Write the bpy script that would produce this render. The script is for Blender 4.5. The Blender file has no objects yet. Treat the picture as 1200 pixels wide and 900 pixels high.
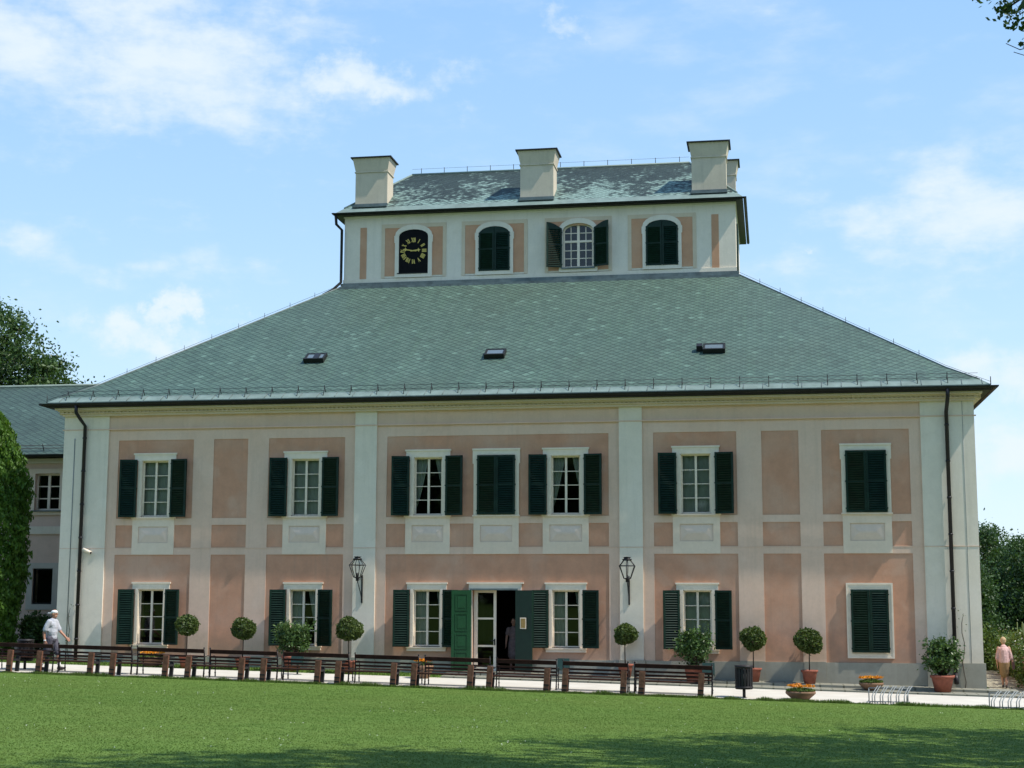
import bpy, math, random
import numpy as np
from math import radians, sin, cos, pi
from mathutils import Vector, Matrix
random.seed(7); rng = np.random.default_rng(11)
SC = bpy.context.scene
COL = SC.collection

# ------------------------------------------------------------------ camera, sky, sun, exposure
cam_d = bpy.data.cameras.new("camera"); cam = bpy.data.objects.new("camera", cam_d); COL.objects.link(cam)
cam_d.sensor_width = 36.0; cam_d.lens = 1784.257/1200*36; cam_d.clip_start = .1; cam_d.clip_end = 4000
PIT, YAW, ROLL = 0.14041551, -0.16951454, 0.00311050
fw = Vector((sin(YAW)*cos(PIT), cos(YAW)*cos(PIT), sin(PIT)))
r0 = Vector((cos(YAW), -sin(YAW), 0)); u0 = r0.cross(fw)
rt = r0*cos(ROLL)+u0*sin(ROLL); up = -r0*sin(ROLL)+u0*cos(ROLL)
mw = Matrix((rt, up, -fw)).transposed().to_4x4(); mw.translation = Vector((9.0181, -49.68, 2.6915))
cam.matrix_world = mw
SC.camera = cam

SUN_TO = Vector((4.0, -0.67, 6.0)).normalized()            # direction towards the sun
elev = math.asin(SUN_TO.z)
sl = bpy.data.lights.new("sun", 'SUN'); sl.energy = 3.9; sl.angle = radians(.53); sl.color = (1.0, .94, .84)
so = bpy.data.objects.new("sun", sl); COL.objects.link(so)
so.rotation_euler = (-SUN_TO).to_track_quat('-Z', 'Y').to_euler(); so.location = (40, -10, 60)

SC.view_settings.view_transform = 'Standard'; SC.view_settings.look = 'None'
SC.view_settings.exposure = 0.63; SC.view_settings.gamma = 1.0; SC.view_settings.use_curve_mapping = False
SC.render.resolution_x = 1024; SC.render.resolution_y = 768

def make_world():
    W = bpy.data.worlds.new("World"); SC.world = W; W.use_nodes = True
    nt = W.node_tree; N = nt.nodes; L = nt.links; N.clear()
    out = N.new('ShaderNodeOutputWorld'); bg = N.new('ShaderNodeBackground'); bg.inputs[1].default_value = 0.15
    sky = N.new('ShaderNodeTexSky'); sky.sky_type = 'NISHITA'; sky.sun_disc = False
    sky.sun_elevation = elev; sky.sun_rotation = math.atan2(SUN_TO.x, SUN_TO.y)
    sky.air_density = 1.0; sky.dust_density = .6; sky.ozone_density = 1.6; sky.altitude = 300
    tc = N.new('ShaderNodeTexCoord'); src = tc.outputs['Generated']
    def vm(op, a, b):
        n = N.new('ShaderNodeVectorMath'); n.operation = op
        for i, x in enumerate((a, b)):
            if x is None: continue
            if isinstance(x, (tuple, list)): n.inputs[i].default_value = x
            else: L.new(x, n.inputs[i])
        return n
    def mt(op, a, b=None, clamp=False):
        n = N.new('ShaderNodeMath'); n.operation = op; n.use_clamp = clamp
        for i, x in enumerate((a, b)):
            if x is None: continue
            if isinstance(x, (int, float)): n.inputs[i].default_value = x
            else: L.new(x, n.inputs[i])
        return n.outputs[0]
    def mr(v, a, b, c, d, smooth=True):
        n = N.new('ShaderNodeMapRange'); n.interpolation_type = 'SMOOTHSTEP' if smooth else 'LINEAR'
        L.new(v, n.inputs[0])
        for i, x in zip((1, 2, 3, 4), (a, b, c, d)): n.inputs[i].default_value = x
        return n.outputs[0]
    nz = N.new('ShaderNodeTexNoise'); nz.inputs['Scale'].default_value = 5.0; nz.inputs['Detail'].default_value = 9; nz.inputs['Roughness'].default_value = .56
    sc = vm('MULTIPLY', src, (1.0, 1.0, 2.4)); L.new(sc.outputs[0], nz.inputs['Vector'])
    nz2 = N.new('ShaderNodeTexNoise'); nz2.inputs['Scale'].default_value = 16; nz2.inputs['Detail'].default_value = 8; nz2.inputs['Roughness'].default_value = .6
    sc2 = vm('MULTIPLY', src, (1.0, 1.0, 2.6)); L.new(sc2.outputs[0], nz2.inputs['Vector'])
    # soft cloud banks at their bearings: (azimuth deg from +Y to +X, elevation, half widths, weight)
    banks = [(-27, 24.0, 6.5, 3.6, 1.15), (-23.5, 19.3, 6.5, 2.6, 1.1), (-29, 18.5, 5, 3, 1.0), (-16.0, 19.6, 4.6, 1.0, 1.1), (-19.5, 22.5, 2.6, 1.2, .55), (-26.5, 14.5, 4, 1.2, .55), (-19.5, 15.8, 2.8, .9, .6),
             (-23.3, 9.6, 2.8, .9, 1.15), (-22.0, 10.5, 1.2, .8, 1.1), (-27, 12.2, 4, 1.2, .7), (-20, 12.5, 4, 1.0, .5), (-8.2, 21.2, 1.6, .5, .62), (-14.2, 19.4, .7, .4, .8), (8.5, 14.0, 7, 2.2, .9), (3, 12.0, 7, 1.5, .7),
             (9.5, 8.4, 3.4, 1.1, 1.15), (10, 5.6, 4.2, 1.2, 1.15), (7.5, 15.0, 3.5, .9, .6), (1.8, 12.5, .5, .35, .9), (5, 22.5, 5, 1.5, .35), (30, 12, 10, 3, .9), (60, 25, 14, 6, .9), (-60, 20, 12, 6, .9), (150, 25, 20, 8, .9), (200, 35, 20, 9, .9), (-110, 30, 16, 7, .9)]
    tot = None
    wz = N.new('ShaderNodeTexNoise'); wz.inputs['Scale'].default_value = 13; wz.inputs['Detail'].default_value = 7; wz.inputs['Roughness'].default_value = .62; L.new(src, wz.inputs['Vector'])
    wo = vm('SUBTRACT', wz.outputs['Color'], (.5, .5, .5)); wo = vm('MULTIPLY', wo.outputs[0], (.26, .26, .075))
    wsrc = vm('ADD', src, wo.outputs[0]).outputs[0]
    for az, el, wa, we, k in banks:
        a, e = radians(az), radians(el)
        c = (sin(a)*cos(e), cos(a)*cos(e), sin(e))
        d = vm('SUBTRACT', wsrc, c)
        ax = vm('DOT_PRODUCT', d.outputs[0], (cos(a), -sin(a), 0)); ay = vm('DOT_PRODUCT', d.outputs[0], (-sin(a)*sin(e), -cos(a)*sin(e), cos(e)))
        fa = vm('DOT_PRODUCT', src, c)
        x = mt('DIVIDE', ax.outputs['Value'], sin(radians(wa))); y = mt('DIVIDE', ay.outputs['Value'], sin(radians(we)))
        q = mt('ADD', mt('MULTIPLY', x, x), mt('MULTIPLY', y, y))
        g = mt('MULTIPLY', mt('POWER', 2.71828, mt('MULTIPLY', q, -.9)), k)
        g = mt('MULTIPLY', g, mt('GREATER_THAN', fa.outputs['Value'], .5))
        tot = g if tot is None else mt('MAXIMUM', tot, g)
    n1 = mr(nz.outputs[0], .30, .70, 0, 1, False); n2 = mr(nz2.outputs[0], .32, .72, 0, 1, False)
    mix = mt('ADD', mt('MULTIPLY', n1, .45), mt('MULTIPLY', n2, .55))
    cl = mt('MULTIPLY', mr(mt('ADD', mt('MULTIPLY', tot, .62), mt('MULTIPLY', mix, .85)), .55, 1.22, 0.0, 1.0), .86)
    cl = mt('MAXIMUM', cl, mr(mix, .45, 1.0, 0, .28))
    sx = N.new('ShaderNodeSeparateXYZ'); L.new(src, sx.inputs[0])
    lowhaze = mr(sx.outputs[2], .0, .26, .25, 0.0)
    cl = mt('MAXIMUM', cl, mt('ADD', mt('MULTIPLY', cl, .8), lowhaze), True)
    hs = N.new('ShaderNodeHueSaturation'); hs.inputs['Saturation'].default_value = .86; hs.inputs['Value'].default_value = SKYV; L.new(sky.outputs[0], hs.inputs['Color'])
    ramp = N.new('ShaderNodeValToRGB'); L.new(sx.outputs[2], ramp.inputs[0]); el_ = ramp.color_ramp.elements
    el_[0].position = 0.0; el_[0].color = (2.8, 3.65, 4.3, 1); el_[1].position = .62; el_[1].color = (1.05, 2.2, 4.2, 1)
    e1 = el_.new(.16); e1.color = (2.0, 3.15, 4.35, 1); e2 = el_.new(.38); e2.color = (1.38, 2.58, 4.3, 1)
    m0 = N.new('ShaderNodeMixRGB'); m0.inputs[0].default_value = .80; L.new(hs.outputs[0], m0.inputs[1]); L.new(ramp.outputs[0], m0.inputs[2])
    mx = N.new('ShaderNodeMixRGB'); mx.inputs[2].default_value = CLOUDC
    L.new(cl, mx.inputs[0]); L.new(m0.outputs[0], mx.inputs[1])
    L.new(mx.outputs[0], bg.inputs[0]); L.new(bg.outputs[0], out.inputs[0])
SKYV = 1.25
CLOUDC = (3.75, 4.15, 4.5, 1)
make_world()

# ------------------------------------------------------------------ helpers
class MB:
    def __init__(s): s.v = []; s.f = []; s.uv = []; s.m = []; s.sm = []
    def add(s, vs, fs, uvs=None, mi=0, sm=False):
        b = len(s.v); s.v += [tuple(p) for p in vs]
        for i, f in enumerate(fs):
            s.f.append([b+k for k in f]); s.m.append(mi); s.sm.append(sm); s.uv.append(uvs[i] if uvs else None)
        return s
    def box(s, x0, x1, y0, y1, z0, z1, M=None, mi=0):
        vs = [Vector((x, y, z)) for z in (z0, z1) for y in (y0, y1) for x in (x0, x1)]
        if M: vs = [M @ p for p in vs]
        return s.add(vs, [(0, 2, 3, 1), (4, 5, 7, 6), (0, 1, 5, 4), (2, 6, 7, 3), (0, 4, 6, 2), (1, 3, 7, 5)], mi=mi)
    def tube(s, pts, rad, n=8, mi=0, cap=True):
        pts = [Vector(p) for p in pts]; k = len(pts)
        if not isinstance(rad, (list, tuple)): rad = [rad]*k
        vs = []; up_ = None
        for i, p in enumerate(pts):
            t = (pts[min(i+1, k-1)]-pts[max(i-1, 0)]).normalized()
            if up_ is None: up_ = Vector((0, 0, 1)) if abs(t.z) < .9 else Vector((1, 0, 0))
            a = t.cross(up_).normalized(); b = a.cross(t).normalized(); up_ = b
            for j in range(n):
                w = 2*pi*j/n; vs.append(p+(a*cos(w)+b*sin(w))*rad[i])
        fs = [(i*n+j, i*n+(j+1) % n, (i+1)*n+(j+1) % n, (i+1)*n+j) for i in range(k-1) for j in range(n)]
        if cap: fs += [tuple(range(n))[::-1], tuple(range((k-1)*n, k*n))]
        return s.add(vs, fs, mi=mi, sm=True)
    def lathe(s, prof, c=(0, 0, 0), n=24, mi=0, sx=1, sy=1):
        vs = [(c[0]+r*cos(2*pi*j/n)*sx, c[1]+r*sin(2*pi*j/n)*sy, c[2]+z) for r, z in prof for j in range(n)]
        fs = [(i*n+j, i*n+(j+1) % n, (i+1)*n+(j+1) % n, (i+1)*n+j) for i in range(len(prof)-1) for j in range(n)]
        fs += [tuple(range(n))[::-1], tuple(range((len(prof)-1)*n, len(prof)*n))]
        return s.add(vs, fs, mi=mi, sm=True)
    def ball(s, c, r, n=12, m=8, mi=0):
        if not isinstance(r, (list, tuple)): r = (r, r, r)
        vs = []; 
        for i in range(m+1):
            t = pi*i/m
            for j in range(n):
                w = 2*pi*j/n; vs.append((c[0]+r[0]*sin(t)*cos(w), c[1]+r[1]*sin(t)*sin(w), c[2]-r[2]*cos(t)))
        fs = [(i*n+j, i*n+(j+1) % n, (i+1)*n+(j+1) % n, (i+1)*n+j) for i in range(m) for j in range(n)]
        return s.add(vs, fs, mi=mi, sm=True)
    def prism(s, poly, y0, y1, mi=0):       # polygon in (x,z), extruded along y
        n = len(poly); vs = [(x, y0, z) for x, z in poly]+[(x, y1, z) for x, z in poly]
        return s.add(vs, [tuple(range(n)), tuple(range(n, 2*n))[::-1]]+[(i, n+i, n+(i+1) % n, (i+1) % n) for i in range(n)], mi=mi)
    def ring(s, A, B, y0, y1, mi=0):        # between outer loop A and inner loop B (x,z), same count
        n = len(A); vs = [(x, y, z) for y in (y0, y1) for P in (A, B) for x, z in P]; fs = []
        for i in range(n):
            j = (i+1) % n
            fs += [(i, j, n+j, n+i), (2*n+i, 3*n+i, 3*n+j, 2*n+j), (i, 2*n+i, 2*n+j, j), (n+i, n+j, 3*n+j, 3*n+i)]
        return s.add(vs, fs, mi=mi)
    def sheet(s, x0, x1, z0, z1, holes, y0, y1):   # wall slab with rectangular holes, front y0, back y1
        xs = sorted({x0, x1, *[h[0] for h in holes], *[h[1] for h in holes]}); zs = sorted({z0, z1, *[h[2] for h in holes], *[h[3] for h in holes]})
        xs = [x for x in xs if x0 <= x <= x1]; zs = [z for z in zs if z0 <= z <= z1]
        def solid(i, k):
            if i < 0 or k < 0 or i >= len(xs)-1 or k >= len(zs)-1: return False
            cx, cz = (xs[i]+xs[i+1])/2, (zs[k]+zs[k+1])/2
            return not any(h[0] < cx < h[1] and h[2] < cz < h[3] for h in holes)
        for i in range(len(xs)-1):
            for k in range(len(zs)-1):
                if not solid(i, k): continue
                a, b, c, d = xs[i], xs[i+1], zs[k], zs[k+1]
                s.add([(a, y0, c), (b, y0, c), (b, y0, d), (a, y0, d)], [(0, 1, 2, 3)])
                s.add([(a, y1, c), (b, y1, c), (b, y1, d), (a, y1, d)], [(3, 2, 1, 0)])
                if not solid(i-1, k): s.add([(a, y0, c), (a, y0, d), (a, y1, d), (a, y1, c)], [(0, 1, 2, 3)])
                if not solid(i+1, k): s.add([(b, y0, c), (b, y1, c), (b, y1, d), (b, y0, d)], [(0, 1, 2, 3)])
                if not solid(i, k-1): s.add([(a, y0, c), (a, y1, c), (b, y1, c), (b, y0, c)], [(0, 1, 2, 3)])
                if not solid(i, k+1): s.add([(a, y0, d), (b, y0, d), (b, y1, d), (a, y1, d)], [(0, 1, 2, 3)])
        return s
    def mesh(s, name, mats):
        me = bpy.data.meshes.new(name); me.from_pydata(s.v, [], s.f)
        for m in (mats if isinstance(mats, (list, tuple)) else [mats]): me.materials.append(m)
        me.polygons.foreach_set('material_index', s.m); me.polygons.foreach_set('use_smooth', s.sm)
        if any(u is not None for u in s.uv):
            ul = me.uv_layers.new(name="uv"); k = 0
            for i, f in enumerate(s.f):
                for j in range(len(f)):
                    if s.uv[i] is not None: ul.data[k].uv = s.uv[i][j]
                    k += 1
        me.update(); return me
    def build(s, name, mats, parent=None, loc=(0, 0, 0), rz=0):
        return link(name, s.mesh(name, mats), parent, loc, rz)

def link(name, me, parent=None, loc=(0, 0, 0), rz=0, rot=None):
    o = bpy.data.objects.new(name, me); COL.objects.link(o); o.location = loc
    o.rotation_euler = rot if rot else (0, 0, rz)
    if parent: o.parent = parent
    return o
def tag(o, label=None, cat=None, group=None, kind=None):
    if label: o['label'] = label
    if cat: o['category'] = cat
    if group: o['group'] = group
    if kind: o['kind'] = kind
    return o
def thing(name, label, cat, loc=(0, 0, 0), rz=0, group=None):
    return tag(link(name, None, None, loc, rz), label, cat, group)
def dup(root, loc, rz=0, label=None, group=None):
    def cp(o, parent):
        c = o.copy(); COL.objects.link(c)
        if parent: c.parent = parent
        for ch in o.children: cp(ch, c)
        return c
    r = cp(root, None); r.location = loc; r.rotation_euler = (0, 0, rz)
    tag(r, label, None, group); return r
def quads(name, P, mat, parent=None, smooth=False):       # P: (N,k,3) array of faces
    n, k, _ = P.shape; me = bpy.data.meshes.new(name)
    me.vertices.add(n*k); me.vertices.foreach_set('co', P.reshape(-1).astype(np.float32))
    me.loops.add(n*k); me.loops.foreach_set('vertex_index', np.arange(n*k, dtype=np.int32))
    me.polygons.add(n); me.polygons.foreach_set('loop_start', np.arange(0, n*k, k, dtype=np.int32))
    me.materials.append(mat); me.update(calc_edges=True); me.validate()
    return link(name, me, parent)

# ------------------------------------------------------------------ materials
class NT:
    def __init__(s, name):
        s.mat = bpy.data.materials.new(name); s.mat.use_nodes = True; s.t = s.mat.node_tree
        s.b = s.t.nodes['Principled BSDF']; s.out = s.t.nodes['Material Output']
    def n(s, typ, **kw):
        x = s.t.nodes.new(typ)
        for k, v in kw.items():
            if k.startswith('i_'):
                key = k[2:]; key = int(key) if key.isdigit() else key
                if hasattr(v, 'is_linked') or isinstance(v, bpy.types.NodeSocket): s.t.links.new(v, x.inputs[key])
                else: x.inputs[key].default_value = v
            else: setattr(x, k, v)
        return x
    def l(s, a, b): s.t.links.new(a, b)
    def math(s, op, a, b=0.0, clamp=False):
        x = s.n('ShaderNodeMath', operation=op, i_0=a, i_1=b); x.use_clamp = clamp; return x.outputs[0]
    def rng(s, v, a, b, c=0.0, d=1.0):
        return s.n('ShaderNodeMapRange', i_0=v, i_1=a, i_2=b, i_3=c, i_4=d).outputs[0]
    def noise(s, scale, detail=5, rough=.55, vec=None):
        x = s.n('ShaderNodeTexNoise', i_Scale=scale, i_Detail=detail, i_Roughness=rough)
        s.l(vec if vec else s.pos(), x.inputs['Vector']); return x.outputs[0]
    def pos(s):
        if not hasattr(s, '_p'): s._p = s.n('ShaderNodeNewGeometry').outputs['Position']
        return s._p
    def mix(s, f, a, b, typ='MIX'):
        x = s.n('ShaderNodeMixRGB', blend_type=typ)
        for i, v in zip((0, 1, 2), (f, a, b)):
            if isinstance(v, bpy.types.NodeSocket): s.l(v, x.inputs[i])
            else: x.inputs[i].default_value = v if i == 0 else (*v[:3], 1)
        return x.outputs[0]
    def bump(s, h, strength=.3, dist=.02):
        x = s.n('ShaderNodeBump'); x.inputs['Strength'].default_value = strength; x.inputs['Distance'].default_value = dist
        s.l(h, x.inputs['Height']); s.l(x.outputs[0], s.b.inputs['Normal'])
    def base(s, c):
        if isinstance(c, bpy.types.NodeSocket): s.l(c, s.b.inputs['Base Color'])
        else: s.b.inputs['Base Color'].default_value = (*c[:3], 1)
    def set(s, rough=.8, metal=0, spec=.3):
        s.b.inputs['Roughness'].default_value = rough; s.b.inputs['Metallic'].default_value = metal; s.b.inputs['Specular IOR Level'].default_value = spec
        return s.mat
def sc_(c, k): return tuple(min(1, x*k) for x in c[:3])
def plain(name, c, rough=.7, var=.12, scale=4, bump=.0, bs=60, metal=0, spec=.3):
    t = NT(name); f = t.noise(scale, 6)
    t.base(t.mix(t.rng(f, .3, .7), sc_(c, 1-var), sc_(c, 1+var)))
    if bump: t.bump(t.noise(bs, 4), bump, .01)
    return t.set(rough, metal, spec)
def stucco(name, c, fade, grime, var=.08, low=0.0, streak=.2):
    t = NT(name)
    big = t.noise(.45, 6, .6); mid = t.noise(2.2, 7, .65); fine = t.noise(14, 4)
    x = t.mix(t.rng(mid, .3, .7), sc_(c, 1-var), sc_(c, 1+var))
    x = t.mix(t.rng(big, .46, .66, 0, .7), x, fade)
    pt = t.noise(1.05, 3, .5); x = t.mix(t.rng(pt, .60, .66, 0, .30), x, sc_(fade, 1.08))
    mo_ = t.n('ShaderNodeTexNoise', i_Scale=6.5, i_Detail=7, i_Roughness=.7); t.l(t.pos(), mo_.inputs[0]); x = t.mix(t.rng(mo_.outputs[0], .55, .75, 0, .22), x, grime)
    sv = t.n('ShaderNodeMapping', i_Scale=(3.2, 3.2, .22)); t.l(t.pos(), sv.inputs[0])
    st = t.noise(1.6, 6, .65, sv.outputs[0])
    x = t.mix(t.rng(st, .52, .78, 0, streak), x, grime)
    if low:
        sx = t.n('ShaderNodeSeparateXYZ'); t.l(t.pos(), sx.inputs[0])
        h = t.math('ADD', sx.outputs[2], t.rng(mid, .2, .8, -.9, .9))
        x = t.mix(t.rng(h, .8, 1.9, low, 0), x, grime)
    x = t.mix(t.rng(fine, .35, .7, 0, .10), x, sc_(grime, .8))
    t.base(x); t.bump(t.noise(45, 5, .6), .22, .01)
    return t.set(.9, 0, .2)

PINK = stucco('pink_stucco', (.54, .285, .182), (.57, .375, .275), (.36, .235, .17), .11, .5, .38)
BEIGE = stucco('beige_stucco', (.70, .495, .375), (.72, .54, .43), (.50, .37, .28), .06, .45, .40)
CREAM = stucco('cream_stucco', (.745, .665, .545), (.77, .70, .60), (.54, .49, .40), .05, .35, .42)
ATTICP = stucco('attic_orange_stucco', (.54, .295, .175), (.57, .37, .25), (.38, .235, .165), .08)
CORN = stucco('cornice_stucco', (.63, .515, .375), (.66, .56, .43), (.46, .38, .285), .06)
PLINTH = stucco('plinth_render', (.38, .36, .295), (.42, .40, .335), (.24, .235, .19), .12, .3, .55)
APRON = stucco('apron_white_stucco', (.76, .62, .485), (.78, .66, .53), (.54, .44, .34), .05)
APANEL = stucco('apron_panel_stucco', (.71, .565, .465), (.73, .60, .51), (.50, .41, .34), .05)
CHIM = stucco('chimney_render', (.54, .475, .37), (.57, .51, .41), (.37, .335, .27), .06, 0, .5)
WHITE = plain('white_paint', (.77, .665, .53), .5, .06, 6)
SHUT = plain('dark_green_paint', (.0055, .0225, .0145), .5, .30, 5, spec=.22)
DOORG = plain('green_door_paint', (.005, .047, .016), .42, .12, 5, spec=.4)
DOORG_SHADE = plain('shaded_green_door_paint', (.004, .024, .013), .45, .15, 5, spec=.4)  # darker copy of the door green: shade on the right leaf put into colour
GUT = plain('gutter_metal', (.011, .012, .011), .55, .3, 6, metal=.0)
PIPE = plain('downpipe_metal', (.016, .014, .016), .45, .25, 4)
IRON = plain('black_iron', (.014, .014, .016), .45, .2, 20)
COPPER = None
LEAD = plain('lead_flashing', (.12, .15, .15), .55, .3, 3)
ROOM_DARK = plain('dark_room', (.03, .028, .025), .95, .3, 1)  # near-black colour puts the darkness of unlit rooms into their surfaces
CURT = plain('sheer_curtain', (.50, .50, .44), .9, .06, 5)
GOLD = plain('gilding', (.66, .50, .13), .5, .08, 20)
CLOCKB = plain('clock_board', (.008, .008, .009), .8, .2, 8, spec=.08)
TERRA = plain('terracotta', (.27, .088, .055), .75, .18, 9, bump=.1)
CLAYB = plain('brown_clay', (.19, .11, .065), .8, .2, 8, bump=.15)
SOIL = plain('soil', (.03, .022, .016), .95, .4, 30)
WOODB = plain('brown_bench_wood', (.150, .066, .040), .7, .45, 9)
WOODD = plain('dark_stained_slats', (.040, .017, .012), .65, .4, 5, spec=.15)
BARK = plain('bark', (.075, .058, .042), .95, .35, 8, bump=.5, bs=25)
STEEL = plain('galvanised_steel', (.20, .22, .22), .5, .15, 20, metal=.3)
BOXG = plain('dark_green_metal', (.012, .035, .028), .45, .2, 8)

def slate(name, a, b, edge, w=.26, lich=None, lf=0.0):
    t = NT(name); uv = t.n('ShaderNodeUVMap').outputs[0]
    sx = t.n('ShaderNodeSeparateXYZ'); t.l(uv, sx.inputs[0]); U, V = sx.outputs[0], sx.outputs[1]
    p = t.math('DIVIDE', t.math('ADD', U, t.math('MULTIPLY', V, 1.25)), w*1.35); q = t.math('DIVIDE', t.math('SUBTRACT', U, t.math('MULTIPLY', V, 1.25)), w*1.35)
    wob = t.n('ShaderNodeTexNoise', i_Scale=1.2, i_Detail=3); t.l(uv, wob.inputs[0])
    p = t.math('ADD', p, t.rng(wob.outputs[0], 0, 1, -.25, .25))
    cx = t.n('ShaderNodeCombineXYZ', i_0=t.math('FLOOR', p), i_1=t.math('FLOOR', q))
    wn = t.n('ShaderNodeTexWhiteNoise', noise_dimensions='2D'); t.l(cx.outputs[0], wn.inputs['Vector'])
    fp, fq = t.math('FRACT', p), t.math('FRACT', q); iq = t.math('SUBTRACT', 1.0, fq)
    down = t.math('MINIMUM', fp, iq)                       # distance to the two lower edges of each slate
    line = t.rng(down, .03, .20, 1, 0)
    big = t.noise(.5, 5); mid = t.noise(3.5, 6, .65)
    c = t.mix(t.rng(wn.outputs[0], 0, 1), a, b)
    c = t.mix(t.rng(big, .35, .7, 0, .5), c, sc_(b, .80))
    stv = t.n('ShaderNodeMapping', i_Scale=(2.2, .18, 1)); t.l(uv, stv.inputs[0])
    st = t.n('ShaderNodeTexNoise', i_Scale=1.5, i_Detail=6); t.l(stv.outputs[0], st.inputs[0])
    c = t.mix(t.rng(st.outputs[0], .5, .75, 0, .35), c, (a[0]*.9, a[1]*1.02, a[2]*.85))
    c = t.mix(t.math('MULTIPLY', t.math('GREATER_THAN', wn.outputs[0], .98), .55), c, sc_(a, 1.55)); c = t.mix(t.math('MULTIPLY', t.math('LESS_THAN', wn.outputs[0], .06), .55), c, sc_(b, .55))
    c = t.mix(t.rng(t.noise(.22, 5, .6), .45, .68, 0, .40), c, (b[0]*1.05, b[1]*.86, b[2]*.80))
    c = t.mix(t.rng(mid, .58, .78, 0, .30), c, sc_(a, 1.25))
    if lich:
        pt = t.noise(.55, 4, .6); pm = t.noise(7, 6, .75)
        f = t.math('ADD', t.rng(pt, .3, .7, -.45, .45), t.rng(wn.outputs[0], 0, 1, -.36, .30))
        f = t.math('ADD', f, t.rng(pm, .3, .7, -.45, .45))
        vv = t.rng(V, .2, 3.4, .42, -.22)
        c = t.mix(t.rng(t.math('ADD', f, vv), -.05, .5, 0, lf), c, lich)
    c = t.mix(t.math('MULTIPLY', line, .92), c, edge)
    t.base(c)
    h = t.math('ADD', t.math('MULTIPLY', t.math('SUBTRACT', 1.0, down), .8), t.rng(mid, 0, 1, 0, .25))
    h = t.math('ADD', h, t.math('MULTIPLY', wn.outputs[0], .35))
    t.bump(h, .55, .03)
    return t.set(.62, 0, .22 if lich else .35)
SLATE = slate('green_slate', (.082, .138, .108), (.054, .098, .077), (.010, .020, .016))
SLATEA = slate('weathered_slate', (.036, .055, .049), (.021, .035, .031), (.008, .013, .012), .20, (.215, .315, .275), .85)
def copper():
    t = NT('copper_patina'); f = t.noise(3, 6); g = t.noise(.8, 4)
    c = t.mix(t.rng(f, .3, .7), (.125, .175, .155), (.185, .25, .225)); c = t.mix(t.rng(g, .45, .75, 0, .5), c, (.11, .135, .115))
    t.base(c); return t.set(.6, 0, .35)
COPPER = copper()
def glass():
    t = NT('window_glass'); t.t.nodes.remove(t.b)
    tr = t.n('ShaderNodeBsdfTransparent'); tr.inputs[0].default_value = (.80, .86, .84, 1)
    gl = t.n('ShaderNodeBsdfGlossy'); gl.inputs['Roughness'].default_value = .03
    fr = t.n('ShaderNodeFresnel'); fr.inputs[0].default_value = 1.6
    b = t.n('ShaderNodeBump'); b.inputs['Strength'].default_value = .10; t.l(t.noise(1.6, 3), b.inputs['Height']); t.l(b.outputs[0], gl.inputs['Normal'])
    m = t.n('ShaderNodeMixShader'); t.l(fr.outputs[0], m.inputs[0]); t.l(tr.outputs[0], m.inputs[1]); t.l(gl.outputs[0], m.inputs[2])
    t.l(m.outputs[0], t.out.inputs[0]); return t.mat
GLASS = glass()
def clear():
    t = NT('lantern_glass'); t.t.nodes.remove(t.b); tr = t.n('ShaderNodeBsdfTransparent'); tr.inputs[0].default_value = (.96, .97, .96, 1); gl = t.n('ShaderNodeBsdfGlossy'); gl.inputs['Roughness'].default_value = .05
    m = t.n('ShaderNodeMixShader'); m.inputs[0].default_value = .035; t.l(tr.outputs[0], m.inputs[1]); t.l(gl.outputs[0], m.inputs[2]); t.l(m.outputs[0], t.out.inputs[0]); return t.mat
CLEAR = clear()
def leafmat(name, dark, light, trans=.35, rough=.5):
    t = NT(name); rp = t.n('ShaderNodeNewGeometry').outputs['Random Per Island']
    big = t.noise(1.1, 3)
    f = t.math('ADD', t.math('MULTIPLY', rp, .65), t.rng(big, .3, .7, 0, .35))
    c = t.mix(f, dark, light); t.base(c); t.set(rough, 0, .35)
    tl = t.n('ShaderNodeBsdfTranslucent'); t.l(t.mix(1.0, c, (1.0, 1.0, .55), 'MULTIPLY'), tl.inputs[0])
    m = t.n('ShaderNodeMixShader'); m.inputs[0].default_value = trans
    t.l(t.b.outputs[0], m.inputs[1]); t.l(tl.outputs[0], m.inputs[2]); t.l(m.outputs[0], t.out.inputs[0]); return t.mat
LEAF_D = leafmat('tree_leaves', (.026, .060, .018), (.085, .155, .040))
LEAF_F = leafmat('far_tree_leaves', (.026, .060, .020), (.075, .140, .042))
LEAF_T = leafmat('thuja_leaves', (.055, .125, .018), (.140, .260, .042), .45)
LEAF_B = leafmat('topiary_leaves', (.026, .055, .012), (.130, .180, .046))
LEAF_L = leafmat('laurel_leaves', (.028, .068, .018), (.115, .195, .055), .28, .4)
LEAF_H = leafmat('hedge_leaves', (.040, .080, .016), (.130, .200, .045))
FLOW_O = leafmat('orange_petals', (.62, .14, .008), (.78, .42, .02), .2)
FLOW_R = leafmat('dark_red_petals', (.10, .006, .008), (.22, .02, .02), .2)
FLOW_W = leafmat('white_petals', (.65, .65, .60), (.80, .80, .75), .2)
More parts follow.
